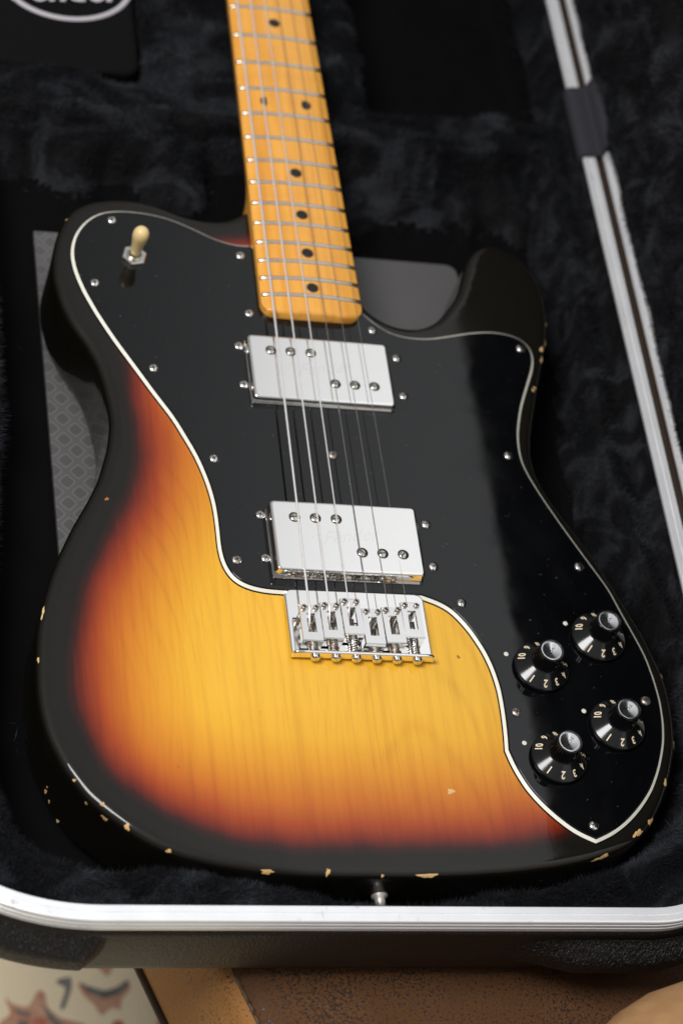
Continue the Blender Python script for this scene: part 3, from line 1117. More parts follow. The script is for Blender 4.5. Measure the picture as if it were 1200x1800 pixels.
def surf(s, t, lift):
    s = s % PER
    px = np.interp(s, cum, np.append(OUT[:, 0], OUT[0, 0]))
    py = np.interp(s, cum, np.append(OUT[:, 1], OUT[0, 1]))
    nx = np.interp(s, cum, np.append(ON[:, 0], ON[0, 0]))
    ny = np.interp(s, cum, np.append(ON[:, 1], ON[0, 1]))
    r = RR
    if t < 0:
        return (px + nx * (r - t), py + ny * (r - t), lift)
    if t <= r * math.pi / 2:
        a = t / r
        i = r - (r + lift) * math.sin(a)
        return (px + nx * i, py + ny * i, -r + (r + lift) * math.cos(a))
    return (px - nx * lift, py - ny * lift, -r - (t - r * math.pi / 2))


for ci, (x, y, z, al, ac) in enumerate(CHIPS):
    if ci in (29, 32, 33):
        continue
    dist = np.hypot(OUT[:, 0] - x, OUT[:, 1] - y)
    k = int(dist.argmin())
    s0 = cum[k]
    ins = float((np.array([x, y]) - OUT[k]) @ ON[k])
    if z < -3.4:
        t0 = RR * math.pi / 2 + (-z - RR)
    elif ins >= RR:
        t0 = RR - ins
    else:
        t0 = RR * math.asin(max(0.0, min(1.0, (RR - max(ins, 0)) / RR)))
    if 13 <= ci <= 22:
        t0 += 1.6
    n = 22
    edge_chip = ins < 8
    side = z < -8
    vv = []
    ph = [random.uniform(0, 6.28) for _ in range(4)]
    for rad in (0.55, 1.0):
        for i in range(n):
            a = 2 * math.pi * i / n
            rr = rad * (1 + 0.22 * math.sin(2 * a + ph[0]) + 0.20 * math.sin(3 * a + ph[1]) + 0.16 * math.sin(5 * a + ph[2]) + 0.10 * math.sin(8 * a + ph[3]))
            du, dv = 0.82 * rr * al * 0.5 * math.cos(a), 0.85 * rr * ac * 0.5 * math.sin(a)
            if edge_chip or side:
                vv.append(surf(s0 + du, t0 + dv, 0.05 if rad == 1.0 else 0.075))
            else:
                vv.append((x + du, y + dv, 0.05 if rad == 1.0 else 0.075))
    vv.append(surf(s0, t0, 0.08) if (edge_chip or side) else (x, y, 0.08))
    ff = [(i, (i + 1) % n, n + (i + 1) % n, n + i) for i in range(n)] + [(i, 2 * n, (i + 1) % n) for i in range(n)]
    mesh_obj('paint_chip', vv, ff, M['wood_dark'] if ci in (2, 26) else M['wood'], body, smooth=False)

# strap button at the lower end
v, f = lathe([(4.0, 0), (4.0, 1.0), (2.6, 2.2), (2.2, 7.5), (3.4, 8.6), (6.4, 10.0), (7.4, 11.2), (7.5, 13.2), (6.6, 14.4), (5.0, 15.0), (3.6, 15.2), (3.4, 14.2), (1.2, 14.4)], 28)
sb = mesh_obj('strap_button', v, f, M['button'], guitar)
sb.rotation_euler = (math.radians(90), 0, 0)
sb.location = Vector((1.5, -143.6, -21.0)) * MM

# --- pickguard: three plies with a bevelled edge
A_ = smooth_open(GUARD_A, 2.0, 4.0)
B_ = smooth_open(GUARD_B, 2.0, 3.5)
C_ = smooth_open(GUARD_C, 2.0, 3.5)
D_ = smooth_open(GUARD_D, 2.0, 4.0)
heel = [(30.6, 189.2), (26.5, 191), (25.0, 186), (-25.0, 186), (-26.0, 200), (-26.0, 228)]
G = np.vstack([A_, B_, C_[1:], D_[1:], np.array(heel[1:])])
GN = normals_closed(G)
gn = len(G)


def ply(name, rings, mat, parent, cap_top):
    vv = []
    for ins, z in rings:
        q = G + GN * ins
        vv += [(a, b, z) for a, b in q]
    ff = []
    for k in range(len(rings) - 1):
        for i in range(gn):
            j = (i + 1) % gn
            ff.append((k * gn + i, (k + 1) * gn + i, (k + 1) * gn + j, k * gn + j))
    if cap_top:
        ff.append(tuple((len(rings) - 1) * gn + i for i in reversed(range(gn))))
    return mesh_obj(name, vv, ff, mat, parent, smooth=True, flat_faces=(len(ff) - 1,) if cap_top else ())


guard = ply('pickguard', [(0.78, 1.75), (1.25, 2.25), (1.4, 2.4)], M['guard'], guitar, True)
ply('white_ply', [(-0.62, 0.62), (0.78, 1.75)], M['white_ply'], guard, False)
ply('lower_ply', [(-1.15, 0.0), (-1.15, 0.15), (-0.62, 0.62)], M['guard'], guard, False)


def screw(name, r, h, mats, slot):
    """domed head with a cut: slot 'x' cross or '-' single"""
    n = 24
    pr_ = [(r, 0), (r, h * 0.25), (r * 0.93, h * 0.55), (r * 0.75, h * 0.85), (r * 0.5, h * 0.97), (r * 0.25, h)]
    vv, ff = lathe(pr_, n)
    mi = [0] * len(ff)
    bars = [0.0, math.pi / 2] if slot == 'x' else [0.0]
    for a in bars:
        L_, W_ = (r * 0.56, r * 0.13) if slot == 'x' else (r * 0.90, r * 0.15)
        zt = h * 1.015 if slot == 'x' else h * 1.0
        b0 = len(vv)
        segs = 6
        for i in range(segs + 1):
            d = -L_ + 2 * L_ * i / segs
            rho = abs(d) / r
            zz = h * (1.0 - 0.5 * max(0, rho - 0.25) ** 1.6) + 0.02
            for w in (-W_, W_):
                vv.append((d * math.cos(a) - w * math.sin(a), d * math.sin(a) + w * math.cos(a), zz + (0.004 if a else 0)))
        for i in range(segs):
            ff.append((b0 + 2 * i, b0 + 2 * i + 2, b0 + 2 * i + 3, b0 + 2 * i + 1))
            mi.append(1)
    return mesh_obj(name, vv, ff, None, guitar, mats=mats, mat_idx=mi)


s_proto = screw('screw', 2.55, 1.15, [M['nickel'], M['slot']], 'x')
r_proto = screw('screw', 2.55, 1.15, [M['rust'], M['slot']], 'x')
s_used = r_used = False
for i, (x, y) in enumerate(GUARD_SCREWS):
    if i in (9, 10, 14, 15):
        o = r_proto if not r_used else dup(r_proto, guard)
        r_used = True
    else:
        o = s_proto if not s_used else dup(s_proto, guard)
        s_used = True
    o.parent = guard
    place(o, (x, y, 2.42), random.uniform(0, 1.5))
d_proto = None
for x, y in DOTS:
    if d_proto is None:
        vv, ff = lathe([(1.25, 0), (1.2, 0.06), (0.8, 0.09)], 16)
        d_proto = mesh_obj('pointer_dot', vv, ff, M['dot'], guard)
        o = d_proto
    else:
        o = dup(d_proto, guard)
    place(o, (x, y, 2.40))

# --- pickups
pole_a = screw('pole_screw', 2.45, 0.75, [M['pole'], M['slot']], '-')
mount_p = None
first_pole = True
for (yc, zt, i0) in ((144.3, 7.5, 0), (36.7, 10.5, 4)):
    w, h = 76.8, 41.2
    rings = []
    for ins, z in ((-0.9, 2.42), (-0.7, 3.4), (0.0, 3.7), (0, zt - 1.1), (0.12, zt - 0.6), (0.45, zt - 0.2), (1.0, zt), (1.6, zt)):
        rings.append([(x, yc + y, z) for x, y in rounded_rect(w - 2 * ins, h - 2 * ins, max(0.6, 2.0 - ins * 0.6), 4)])
    v, f, flat = prism(rings)
    pick = mesh_obj('pickup_cover', v, f, M['chrome'], guitar, flat_faces=flat)
    for k in range(6):
        x = (-26.4 + 10.85 * k) if k < 3 else (6.5 + 10.7 * (k - 3))
        y = yc + (10.7 if k < 3 else -8.7)
        o = pole_a if first_pole else dup(pole_a, pick)
        first_pole = False
        o.parent = pick
        place(o, (x, y, zt - 0.12), random.uniform(-0.9, 0.9))
        # dark ring round the hole in the cover
        vv, ff = lathe([(2.95, 0.0), (2.95, 0.035), (2.4, 0.03)], 24, cap=False)
        rg = mesh_obj('pole_hole', vv, ff, M['slot'], pick)
        place(rg, (x, y, zt))
    # faint stamped script
    tv, tf = text_mesh("Fender", 8.0)
    tv3 = [(a * 0.9 + b * 0.35 + 3.0, yc + b + 1.5 + a * 0.14, zt + 0.02) for a, b in tv]
    mesh_obj('stamped_script', tv3, tf, M['stamp'], pick, smooth=False)
    for (x, y) in PICKUP_SCREWS[i0:i0 + 4]:
        o = dup(s_proto, pick)
        o.name = 'mounting_screw'
        place(o, (x, y, 2.42), random.uniform(0, 1.5))

# --- bridge
bx0, bx1, byf, byr = -34.2, 37.8, 9.6, -27.2
rings = []
for ins, z in ((0, 0.4), (0, 2.2), (0.25, 2.65), (0.8, 2.9)):
    r0 = 4.0
    ring = []
    for cx_, cy_, a0, r in ((bx1 - r0, byf - r0, 0, r0), (bx0 + r0, byf - r0, 90, r0), (bx0 + 0.8, byr + 0.8, 180, 0.8), (bx1 - 0.8, byr + 0.8, 270, 0.8)):
        for i in range(6):
            a = math.radians(a0 + 18 * i)
            rr = max(0.1, r - ins)
            ring.append((cx_ + rr * math.cos(a), cy_ + rr * math.sin(a), z))
    rings.append(ring)
v, f, flat = prism(rings)
# the upturned rear lip, rolled at its base
lip = [(byr + 0.6, 2.85), (byr - 0.2, 3.3), (byr - 0.35, 4.2), (byr - 0.4, 6.7), (byr - 0.7, 7.3), (byr - 1.4, 7.45), (byr - 2.0, 7.1), (byr - 2.15, 6.4), (byr - 2.15, 2.6), (byr - 1.5, 1.1), (byr - 0.2, 0.42)]
base = len(v)
xs = [bx0 - 0.05, bx0 + 0.9, bx0 + 2.0] + list(np.linspace(bx0 + 6, bx1 - 6, 8)) + [bx1 - 2.0, bx1 - 0.9, bx1 + 0.05]
for q, x in enumerate(xs):
    e = 0.75 if q in (0, len(xs) - 1) else (0.93 if q in (1, len(xs) - 2) else 1.0)
    for y, z in lip:
        v.append((x, y, 0.42 + (z - 0.42) * e))
nl = len(lip)
for q in range(len(xs) - 1):
    for k in range(nl - 1):
        f.append((base + q * nl + k, base + (q + 1) * nl + k, base + (q + 1) * nl + k + 1, base + q * nl + k + 1))
f.append(tuple(base + k for k in range(nl)))
f.append(tuple(base + (len(xs) - 1) * nl + k for k in reversed(range(nl))))
bridge = mesh_obj('bridge', v, f, M['chrome'], guitar, flat_faces=flat)


def saddle_mesh():
    """bent steel saddle, origin at its top front edge middle: slotted top plate, folded rear flange"""
    w, L_, t = 10.0, 20.0, 1.5
    sx, s0, s1 = 2.15, -4.6, -15.6          # half width and ends of the slot
    bev = 0.35
    v, f = [], []

    def quad(a, b, c, d):
        i = len(v)
        v.extend([a, b, c, d])
        f.append((i, i + 1, i + 2, i + 3))
    X = [-w / 2, -sx, sx, w / 2]
    Y = [0.0, s0, s1, -L_]
    for i in range(3):
        for j in range(3):
            if i == 1 and j == 1:
                continue
            quad((X[i], Y[j + 1], 0), (X[i + 1], Y[j + 1], 0), (X[i + 1], Y[j], 0), (X[i], Y[j], 0))
            quad((X[i], Y[j], -t), (X[i + 1], Y[j], -t), (X[i + 1], Y[j + 1], -t), (X[i], Y[j + 1], -t))
    # slot walls
    quad((-sx, s0, 0), (sx, s0, 0), (sx, s0 + 0.6, -t), (-sx, s0 + 0.6, -t))
    quad((sx, s1, 0), (-sx, s1, 0), (-sx, s1, -t), (sx, s1, -t))
    quad((-sx, s1, 0), (-sx, s0, 0), (-sx, s0, -t), (-sx, s1, -t))
    quad((sx, s0, 0), (sx, s1, 0), (sx, s1, -t), (sx, s0, -t))
    # outer sides with folded skirts
    dz = -5.0
    for sgn in (-1, 1):
        x = sgn * w / 2
        quad((x, 0, 0), (x, -L_, 0), (x + sgn * 0.12, -L_ - 0.2, -0.4), (x + sgn * 0.12, 0.2, -0.4))
        quad((x + sgn * 0.12, 0.2, -0.4), (x + sgn * 0.12, -L_ - 0.2, -0.4), (x + sgn * 0.12, -L_ - 0.2, -t), (x + sgn * 0.12, 0.2, -t))
    # front lip rolled over
    quad((-w / 2, 0, 0), (w / 2, 0, 0), (w / 2, 0.6, -0.6), (-w / 2, 0.6, -0.6))
    quad((-w / 2, 0.6, -0.6), (w / 2, 0.6, -0.6), (w / 2, 0.6, -t - 0.4), (-w / 2, 0.6, -t - 0.4))
    # rear flange folded down
    quad((w / 2, -L_, 0), (-w / 2, -L_, 0), (-w / 2, -L_ - 0.5, -0.5), (w / 2, -L_ - 0.5, -0.5))
    quad((w / 2, -L_ - 0.5, -0.5), (-w / 2, -L_ - 0.5, -0.5), (-w / 2, -L_ - 0.5, -7.2), (w / 2, -L_ - 0.5, -7.2))
    quad((-w / 2, -L_ + 1.0, -1.5), (w / 2, -L_ + 1.0, -1.5), (w / 2, -L_ + 1.0, -7.2), (-w / 2, -L_ + 1.0, -7.2))
    for sgn in (-1, 1):
        x = sgn * w / 2
        quad((x, -L_ + 1.0, -1.5), (x, -L_ - 0.5, -0.5), (x, -L_ - 0.5, -7.2), (x, -L_ + 1.0, -7.2))
    return v, f


sv, sf = saddle_mesh()
SX = [-24.6 + 10.42 * i for i in range(6)]
SYF = [-4.2, -2.8, -0.2, -5.4, -4.0, -0.4]
SZ = [10.2, 10.6, 10.9, 10.9, 10.6, 10.2]
STR_X = [-25.0 + 10.12 * i for i in range(6)]
DIAM = [1.15, 0.90, 0.68, 0.46, 0.36, 0.30]


def helix(n_turn, r, L_, rw):
    path = []
    for i in range(n_turn * 12 + 1):
        a = 2 * math.pi * i / 12
        path.append((r * math.cos(a), -L_ * i / (n_turn * 12), r * math.sin(a)))
    return sweep_tube(path, rw, 6)


sad0 = None
hs_v, hs_f = lathe([(1.35, -9.5), (1.35, 0.9), (1.15, 1.15), (0.75, 1.15), (0.72, 0.3)], 18)
ss_v, ss_f = lathe([(1.5, 0), (2.35, 0.05), (2.55, 0.6), (2.4, 1.3), (1.9, 1.9), (1.1, 2.25), (0.4, 2.3)], 24)
heights = []
for i in range(6):
    x, yf, z = SX[i], SYF[i], SZ[i]
    rear = yf - 20.5
    if sad0 is None:
        sad0 = mesh_obj('saddle', sv, sf, M['saddle'], bridge, smooth=False)
        o = sad0
    else:
        o = dup(sad0, bridge)
    o.location = Vector((x, yf, z)) * MM
    o.rotation_euler = (math.radians(-2.0), 0, math.radians(random.uniform(-0.8, 0.8)))
    for sx in (-3.05, 3.05):
        mt = M['rust'] if (i < 5 or sx < 0) else M['nickel']
        hs = mesh_obj('height_screw', hs_v, hs_f, mt, bridge)
        place(hs, (x + sx, yf - 1.7, z + 0.35 + random.uniform(-0.3, 0.5)), 0)
        hs.rotation_euler = (math.radians(-2), math.radians(random.uniform(-3, 3)), 0)
        vv, ff = lathe([(0.72, 0.0), (0.70, 0.02)], 12)
        hk = mesh_obj('screw_socket', vv, ff, M['slot'], bridge)
        place(hk, (x + sx, yf - 1.7 - 0.1, hs.location.z / MM + 1.17))
    # intonation screw: head behind the lip, shaft and spring in front of it
    sx_ = -22.9 + 10.38 * i
    sc = mesh_obj('intonation_screw', ss_v, ss_f, M['nickel'], bridge)
    sc.location = Vector((sx_, byr - 2.15, 4.3)) * MM
    sc.rotation_euler = (math.radians(90), 0, 0)
    vv, ff = [], []
    for a in (0.4, 0.4 + math.pi / 2):
        b0 = len(vv)
        for d, w_, zz in ((-1.25, -.27, 2.02), (-1.25, .27, 2.02), (0, -.27, 2.36), (0, .27, 2.36), (1.25, -.27, 2.02), (1.25, .27, 2.02)):
            vv.append((d * math.cos(a) - w_ * math.sin(a), d * math.sin(a) + w_ * math.cos(a), zz))
        ff += [(b0, b0 + 2, b0 + 3, b0 + 1), (b0 + 2, b0 + 4, b0 + 5, b0 + 3)]
    sl = mesh_obj('cross_slot', vv, ff, M['slot'], bridge, smooth=False)
    sl.location = sc.location
    sl.rotation_euler = sc.rotation_euler
    gap = (rear) - (byr - 0.4)
    v, f = sweep_tube([(sx_ * 0.5 + x * 0.5, yf - 9, 6.2), (sx_, byr - 1.5, 4.4)], 1.35, 12)
    mesh_obj('screw_shaft', v, f, M['nickel'] if i % 2 else M['rust'], bridge)
    # thread rings on the shaft, seen through the slot, and the coil behind the saddle
    v, f = helix(max(4, int(gap / 1.15)), 2.05, max(2.5, gap - 0.3), 0.46)
    sp = mesh_obj('spring', v, f, M['nickel'] if i in (2, 5) else M['rust'], bridge)
    sp.location = Vector((sx_ * 0.6 + x * 0.4, rear - 0.1, 4.7)) * MM

# --- neck
L0 = 647.7


def half_w(y):
    w = 28.0 + (21.0 - 28.0) * (y - 185) / (L0 - 185)
    r = 8.0
    e = y - 181.0
    if e < r:
        w -= r - math.sqrt(max(0.0, r * r - (r - e) ** 2))
    return w


def top_z(x, y):
    R = 190.0
    w = 27.0
    return 7.4 + math.sqrt(R * R - x * x) - math.sqrt(R * R - w * w)


ys = [181.0, 181.2, 181.7, 182.5, 183.6, 185, 187, 189] + list(np.linspace(195, 700, 60))
v, f = [], []
NSEC = 34
for y in ys:
    w = half_w(y)
    ez = top_z(w, y)
    end = 1.3 * max(0.0, 1 - (y - 181.0) / 1.5) if y < 182.5 else 0.0
    sec = []
    NT_ = 17
    for i in range(NT_):
        x = w * math.cos(math.pi * i / (NT_ - 1)) if False else w - 2 * w * i / (NT_ - 1)
        zz = top_z(x, y)
        er = w - abs(x)
        zz -= 0.9 if er < 0.01 else 0.0
        sec.append((x, y, zz - end))
    heel_ = 1 - float(smoothstep(262, 285, np.array(y)))
    for i in range(1, NSEC - NT_ + 1):
        a = math.pi * i / (NSEC - NT_ + 1)
        ex, ez_ = -w * math.cos(a), ez - 1.2 - 19.0 * math.sin(a) ** 0.8
        bxx = -w if i < (NSEC - NT_ + 1) * 0.28 else (w if i > (NSEC - NT_ + 1) * 0.72 else -w * math.cos(math.pi * (i / (NSEC - NT_ + 1) - 0.28) / 0.44))
        bzz = ez - 1.5 - (min(i, NSEC - NT_ + 1 - i) / ((NSEC - NT_ + 1) * 0.28)) * 19.0 if (i < (NSEC - NT_ + 1) * 0.28 or i > (NSEC - NT_ + 1) * 0.72) else ez - 20.5
        sec.append((bxx * heel_ + ex * (1 - heel_), y, bzz * heel_ + ez_ * (1 - heel_)))
    v += sec
ns = len(sec)
for q in range(len(ys) - 1):
    for k in range(ns):
        j = (k + 1) % ns
        f.append((q * ns + k, (q + 1) * ns + k, (q + 1) * ns + j, q * ns + j))
f.append(tuple(range(ns)))
f.append(tuple((len(ys) - 1) * ns + k for k in reversed(range(ns))))
neck = mesh_obj('neck', v, f, M['maple'], guitar)
neck['label'] = 'amber maple neck'
md = neck.modifiers.new('edge', 'EDGE_SPLIT')
md.split_angle = math.radians(50)
for n in range(1, 22):
    y = L0 * 2 ** (-n / 12)
    w = half_w(y) - 0.5
    vv, ff = [], []
    K = 15
    pf = [(-1.25, -0.3), (-1.15, 0.35), (-0.75, 0.8), (0, 1.02), (0.75, 0.8), (1.15, 0.35), (1.25, -0.3)]
    for i in range(K):
        x = (-w, w)[i > 0] if i in (0, K - 1) else -w + 0.7 + 2 * (w - 0.7) * (i - 1) / (K - 3)
        e = 0.55 if i in (0, K - 1) else 1.0
        for dy, dz in pf:
            vv.append((x, y + dy * (0.8 if e < 1 else 1), top_z(x, y) + dz * (1 if dz < 0 else e)))
    for i in range(K - 1):
        for k in range(len(pf) - 1):
            ff.append((i * 7 + k, i * 7 + k + 1, (i + 1) * 7 + k + 1, (i + 1) * 7 + k))
    ff.append(tuple(reversed(range(7))))
    ff.append(tuple((K - 1) * 7 + k for k in range(7)))
    mesh_obj('fret', vv, ff, M['fret'], neck)
mk = None
for n in (1, 3, 5, 7, 9, 12, 15, 17, 19, 21):
    if n < 3:
        continue
    ya = L0 * 2 ** (-(n - 1) / 12)
    yb_ = L0 * 2 ** (-n / 12)
    yc = (ya + yb_) / 2
    for x in ((-11.6, 11.6) if n == 12 else (0.0,)):
        vv, ff = lathe([(3.3, -0.4), (3.3, 0.03), (2.6, 0.06)], 24)
        o = mesh_obj('fret_marker', vv, ff, M['marker'], neck)
        place(o, (x + 0.8, yc, top_z(x, yc) + 0.02))

# --- strings, from the slots of the saddles over the pickups to the nut
for i in range(6):
    x0, x1 = STR_X[i], -17.6 + 7.04 * i
    yf, z = SYF[i], SZ[i]
    bow = 1.0 - abs(i - 2.5) / 2.5
    zn = 9.3 + 1.3 * bow
    r = DIAM[i] / 2
    zs = z + r + 0.05
    path = [(SX[i] * 0.5 + x0 * 0.5, yf - 13.0, z - 6.0), (SX[i] * 0.4 + x0 * 0.6, yf - 8.0, z - 2.3), (SX[i] * 0.3 + x0 * 0.7, yf - 5.0, z - 0.55), (x0 * 0.8 + SX[i] * 0.2, yf - 2.6, zs - 0.12), (x0, yf - 0.6, zs), (x0, yf + 0.6, zs)]
    for t in np.linspace(0.02, 1, 14):
        path.append((x0 + (x1 - x0) * t, yf + (L0 - yf) * t, zs + (zn - zs) * t))
    v, f = sweep_tube(path, r, 10)
    s_ = mesh_obj('string', v, f, M['wound'] if i < 3 else M['plain_string'], guitar)
    s_['label'] = 'wound string' if i < 3 else 'thin plain string'

# --- knobs
R0, Z0, R1, Z1 = 13.9, 5.2, 7.4, 9.9
KS = (Z1 - Z0) / (R0 - R1)


def knob_mesh():
    n = 96
    v, f = [], []
    prof = [(12.6, 3.1), (14.0, 3.4), (14.25, 4.2), (14.15, 4.9), (R0, Z0), (R0 - 0.25, Z0 + 0.25 * KS), (R1 + 0.25, Z1 - 0.25 * KS), (R1, Z1), (7.25, 10.4), (7.1, 12), (6.75, 16), (6.55, 19.2), (6.4, 19.9), (6.1, 20.15), (5.55, 20.1), (5.5, 19.85), (5.3, 17.6)]
    for k, (r, z) in enumerate(prof):
        for i in range(n):
            a = 2 * math.pi * i / n
            rr = r
            if 8 <= k <= 11 and i % 3 == 0:
                rr = r - 0.85
            v.append((rr * math.cos(a), rr * math.sin(a), z))
    for k in range(len(prof) - 1):
        for i in range(n):
            j = (i + 1) % n
            f.append((k * n + i, k * n + j, (k + 1) * n + j, (k + 1) * n + i))
    f.append(tuple(reversed(range(n))))
    f.append(tuple((len(prof) - 1) * n + i for i in range(n)))
    return v, f


kv, kf = knob_mesh()
cap_v, cap_f = [], []
for r, z in ((5.6, 19.95), (5.45, 20.06), (4.2, 19.685), (2.8, 19.265), (1.4, 18.845), (0.02, 18.43)):
    for i in range(48):
        a = 2 * math.pi * i / 48
        cap_v.append((r * math.cos(a), r * math.sin(a), z))
for k in range(5):
    for i in range(48):
        j = (i + 1) % 48
        cap_f.append((k * 48 + i, k * 48 + j, (k + 1) * 48 + j, (k + 1) * 48 + i))
KNOBS = [(93.8, -30.8, 'VOL'), (127.8, -12.1, 'VOL'), (128.3, -62.8, 'TONE'), (94.0, -81.8, 'TONE')]
kp = cp = None
nump = {}
for kx, ky, word in KNOBS:
    jit = math.radians(random.uniform(-2, 2))
    if kp is None:
        kp = mesh_obj('control_knob', kv, kf, M['knob'], guitar)
        md = kp.modifiers.new('edge', 'EDGE_SPLIT')
        md.split_angle = math.radians(38)
        k_ob = kp
        cp = mesh_obj('knob_cap', cap_v, cap_f, M['cap'], k_ob)
    else:
        k_ob = dup(kp, guitar)
        dup(cp, k_ob)
    place(k_ob, (kx, ky, 0), jit)
    k_ob['label'] = 'black skirted knob, silver cap reads ' + word
    for num in range(1, 11):
        phi = math.radians(158.5 - 31.6 * (10 - num)) if num > 1 else math.radians(-131)
        if num not in nump:
            tv, tf = text_mesh(str(num), 3.9, 0.022)
            vv = []
            for a, b in tv:
                r = 11.5 + b * 0.81
                zz = Z0 + (R0 - r) * KS + 0.07
                ang = phi - a * 0.80 / r
                vv.append((r * math.cos(ang), r * math.sin(ang), zz))
            nump[num] = mesh_obj('numeral', vv, tf, M['ink'], k_ob, smooth=False)
        else:
            dup(nump[num], k_ob)
    tv, tf = text_mesh(word, 1.5)
    th_ = math.radians(-128)
    vv = []
    for a, b in tv:
        a *= 1.25 if word == 'TONE' else 1.35
        x, y = a * math.cos(th_) - b * math.sin(th_), a * math.sin(th_) + b * math.cos(th_)
        r = math.hypot(x, y)
        vv.append((x, y, 18.425 + r * 0.30 + 0.05))
    mesh_obj('cap_lettering', vv, tf, M['dark_ink'], k_ob, smooth=False)

# --- toggle switch
hexr = []
for r, z in ((6.6, 2.42), (6.9, 2.7), (6.9, 4.6), (6.3, 5.1)):
    hexr.append([(r * math.cos(math.radians(60 * i + 14)), r * math.sin(math.radians(60 * i + 14)), z) for i in range(6)])
v, f, flat = prism(hexr)
tog = mesh_obj('toggle_switch_nut', v, f, M['nickel'], guitar, smooth=False)
place(tog, (-94.2, 215.2, 0))
v, f = lathe([(4.4, 5.1), (4.4, 5.9), (4.0, 6.2), (3.3, 6.0), (3.2, 3.2)], 32)
mesh_obj('threaded_collar', v, f, M['nickel'], tog)
v, f = lathe([(3.15, 5.55), (3.1, 5.57)], 24)
mesh_obj('collar_hole', v, f, M['slot'], tog)
v, f = lathe([(2.8, 5.6), (3.0, 8.0), (3.2, 12), (3.75, 16.0), (4.25, 19.0), (4.4, 21.0), (4.1, 23.1), (3.3, 24.7), (2.1, 25.7), (0.7, 26.1)], 32)
tip = mesh_obj('switch_tip', v, f, M['ivory'], tog)
tip.rotation_euler = (0, math.radians(0.5), 0)

# ------------------------------------------------------------------ the leather seat below, the cushion and the rug
seat = thing('leather_seat', 'worn brown leather seat cushion with stitched edge under the case', 'seat')
dS = Vector((0.349, -0.937, 0))
nS = Vector((-0.937, -0.349, 0))
pS = Vector((-57.5, -163.0, 0))
ST = -66.6
prof = [(-560, 0), (-420, 0), (-300, 0), (-200, 0), (-120, 0), (-60, 0), (-30, -0.2), (-14, -0.9), (-6, -2.2), (-2.2, -4.0), (-0.2, -5.8), (-1.2, -7.2), (-0.2, -8.2), (2.4, -10), (4.5, -16), (6.5, -30), (7.5, -50), (7.0, -75), (5.0, -95), (2.0, -106), (1.0, -112)]
vv, ff = [], []
sl = list(np.arange(-620, 420, 10.0))
for s_ in sl:
    for a, z in prof:
        wv = 0.8 * noise.noise(Vector((s_ / 60, a / 60, 0.3)))
        q = pS + dS * s_ + nS * (a + (0.6 * wv if -8 < a else 0))
        vv.append((q.x, q.y, ST + z + (min(0.0, wv) * 1.2 if a > -120 else 0)))
n_ = len(prof)
for q in range(len(sl) - 1):
    for k in range(n_ - 1):
        ff.append((q * n_ + k, (q + 1) * n_ + k, (q + 1) * n_ + k + 1, q * n_ + k + 1))
cush = mesh_obj('cushion', vv, ff, None, seat, mats=[M['leather'], M['lit_side_leather']], mat_idx=[int(k >= 11) for q in range(len(sl) - 1) for k in range(n_ - 1)])  # side faces take the leather with light painted in
path = [tuple(pS + dS * s_ + nS * (-0.7) + Vector((0, 0, ST - 6.4 + 0.25 * math.sin(s_ * 0.9)))) for s_ in np.arange(-200, 420, 3.0)]
v, f = sweep_tube(path, 1.0, 8)
mesh_obj('edge_seam', v, f, M['hem'], cush)
path = [tuple(pS + dS * s_ + nS * 2.0 + Vector((0, 0, ST - 112))) for s_ in np.arange(-620, 420, 10.0)]
v, f = sweep_tube(path, 2.6, 10)
mesh_obj('hem_piping', v, f, M['hem'], seat)
# recessed base of the seat down to the floor
FL = -500.0
vv = []
for a, s_ in ((-190, -560), (-190, 400), (-540, 400), (-540, -560)):
    q = pS + dS * s_ + nS * a
    vv.append((q.x, q.y))
rings = [[(x, y, z) for x, y in vv] for z in (FL + 4.5, ST - 100)]
v, f, _ = prism(rings)
mesh_obj('seat_base', v, f, M['hem'], seat, smooth=False)

# tan cushion beside the case
tan = thing('tan_cushion', 'plump tan suede cushion on the brown leather by the case corner', 'cushion')
vv, ff = [], []
nu, nv = 48, 28
cxc, cyc, czc = 205.0, -312.0, -8.0
ra, rb, rc = 150.0, 130.0, 58.0
for j in range(nv + 1):
    ph = -math.pi / 2 + math.pi * j / nv
    for i in range(nu):
        th_ = 2 * math.pi * i / nu
        def sg(c, e):
            return math.copysign(abs(c) ** e, c)
        x = ra * sg(math.cos(ph), 0.75) * sg(math.cos(th_), 0.72)
        y = rb * sg(math.cos(ph), 0.75) * sg(math.sin(th_), 0.72)
        z = rc * sg(math.sin(ph), 1.0)
        k = 1 + 0.02 * noise.noise(Vector((x / 40, y / 40, z / 40)))
        a = math.radians(14)
        vv.append((cxc + (x * math.cos(a) - y * math.sin(a)) * k, cyc + (x * math.sin(a) + y * math.cos(a)) * k, czc + z * k))
for j in range(nv):
    for i in range(nu):
        k = (i + 1) % nu
        ff.append((j * nu + i, j * nu + k, (j + 1) * nu + k, (j + 1) * nu + i))
mesh_obj('cushion_cover', vv, ff, M['tan'], tan)

# rug on the floor
rug = thing('floral_rug', 'cream floral rug with terracotta and slate flowers on the floor', 'rug')
v, f, _ = box(-900, 700, -900, 900, FL, FL + 4.0, 1.0)
pile = mesh_obj('rug_pile', v, f, M['rug'], rug, smooth=False)


def cam_point(u, v_, z):
    d = [(u - 600) / 4254.664, (v_ - 900) / 4254.664, 1.0]
    w = [sum(d[r_] * CR[r_][k] for r_ in range(3)) for k in range(3)]
    t = (z - CAM_POS[2]) / w[2]
    return [CAM_POS[k] + w[k] * t for k in range(3)]


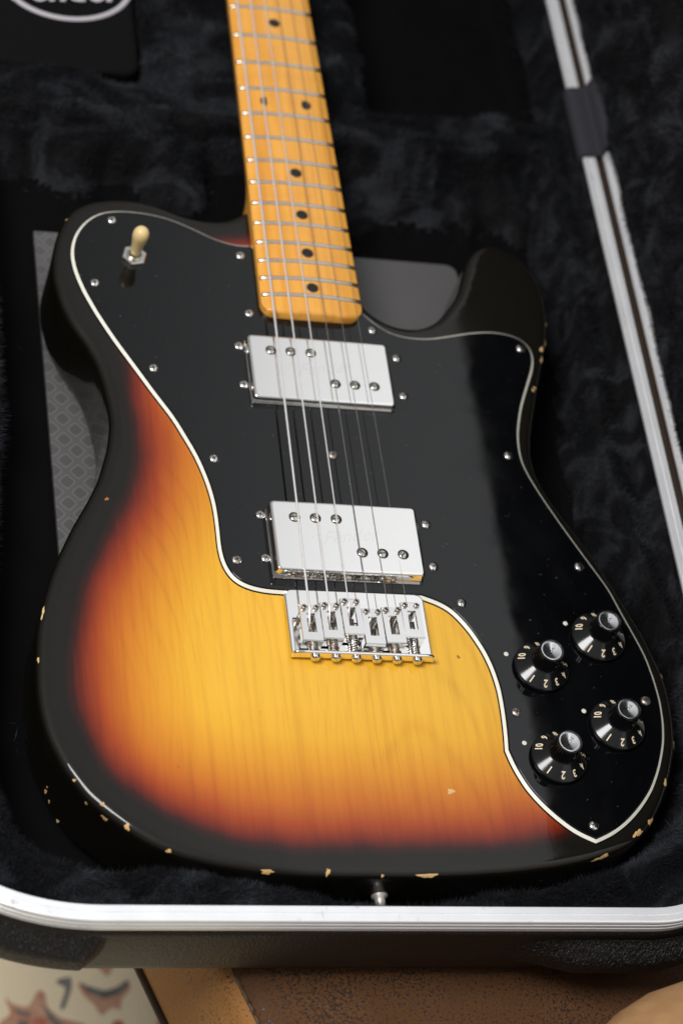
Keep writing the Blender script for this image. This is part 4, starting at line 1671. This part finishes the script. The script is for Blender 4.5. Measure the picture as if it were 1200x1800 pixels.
def motif(pts, mat, lift=0.5, name='woven_motif'):
    q = [cam_point(a, b, FL + 4.0)[:2] for a, b in pts]
    q = smooth_closed(q, 2.0, 2.0)
    rings = [[(a, b, z) for a, b in q] for z in (FL + 3.9, FL + 4.0 + lift)]
    v, f, _ = prism(rings)
    return mesh_obj(name, v, f, mat, pile, smooth=False)


motif([(134, 1726), (150, 1734), (185, 1748), (213, 1738), (226, 1722), (230, 1738), (212, 1757), (213, 1778), (197, 1770), (178, 1788), (165, 1765), (148, 1752)], M['terracotta'])
motif([(136, 1726), (152, 1733), (185, 1743), (210, 1734), (225, 1720), (228, 1730), (210, 1748), (185, 1756), (158, 1748)], M['slate'], 0.8)
motif([(114, 1720), (125, 1715), (127, 1735), (120, 1755), (112, 1778), (104, 1775), (112, 1752), (117, 1734), (98, 1730), (98, 1722)], M['slate'])
motif([(8, 1750), (20, 1765), (50, 1772), (68, 1738), (80, 1745), (82, 1770), (105, 1790), (150, 1800), (150, 1815), (-5, 1815), (0, 1795), (20, 1785)], M['terracotta'])
motif([(24, 1772), (40, 1778), (58, 1782), (52, 1788), (30, 1784)], M['slate'], 0.8)
motif([(74, 1762), (86, 1778), (100, 1795), (118, 1800), (100, 1808), (84, 1790)], M['slate'], 0.8)
motif([(60, 1790), (72, 1786), (84, 1800), (70, 1812), (56, 1806)], M['red'], 0.8)
motif([(30, 1796), (50, 1794), (52, 1806), (28, 1806)], M['slate'], 0.8)
motif([(168, 1690), (200, 1690), (192, 1718), (176, 1708)], M['terracotta'])
motif([(170, 1685), (205, 1690), (200, 1697), (175, 1696)], M['slate'], 0.8)
motif([(196, 1796), (215, 1792), (222, 1812), (198, 1812)], M['red'])
motif([(275, 1788), (292, 1784), (296, 1812), (276, 1812)], M['terracotta'])
# the same flowers repeat over the rest of the rug
flowers = [c for c in pile.children]
mid = sum((Vector(c.bound_box[0]) for c in flowers), Vector()) / len(flowers)
for k, (dx, dy, ang) in enumerate([(-190, -30, 40), (-210, -230, 190), (-20, -250, 95), (-390, -120, 260), (-200, 190, 310), (-420, 110, 150), (-620, -20, 20), (-230, 420, 75), (-470, 350, 220)]):
    R_ = Matrix.Rotation(math.radians(ang), 4, 'Z')
    T_ = Matrix.Translation(Vector((dx, dy, 0)) * MM + Vector((mid.x, mid.y, 0))) @ R_ @ Matrix.Translation((-mid.x, -mid.y, 0))
    for c in flowers:
        d = dup(c, pile)
        d.matrix_local = T_
floor_ = mesh_obj('floor', [(-6000, -6000, FL), (6000, -6000, FL), (6000, 6000, FL), (-6000, 6000, FL)], [(0, 1, 2, 3)], M['floor'], None, smooth=False)
floor_['kind'] = 'structure'
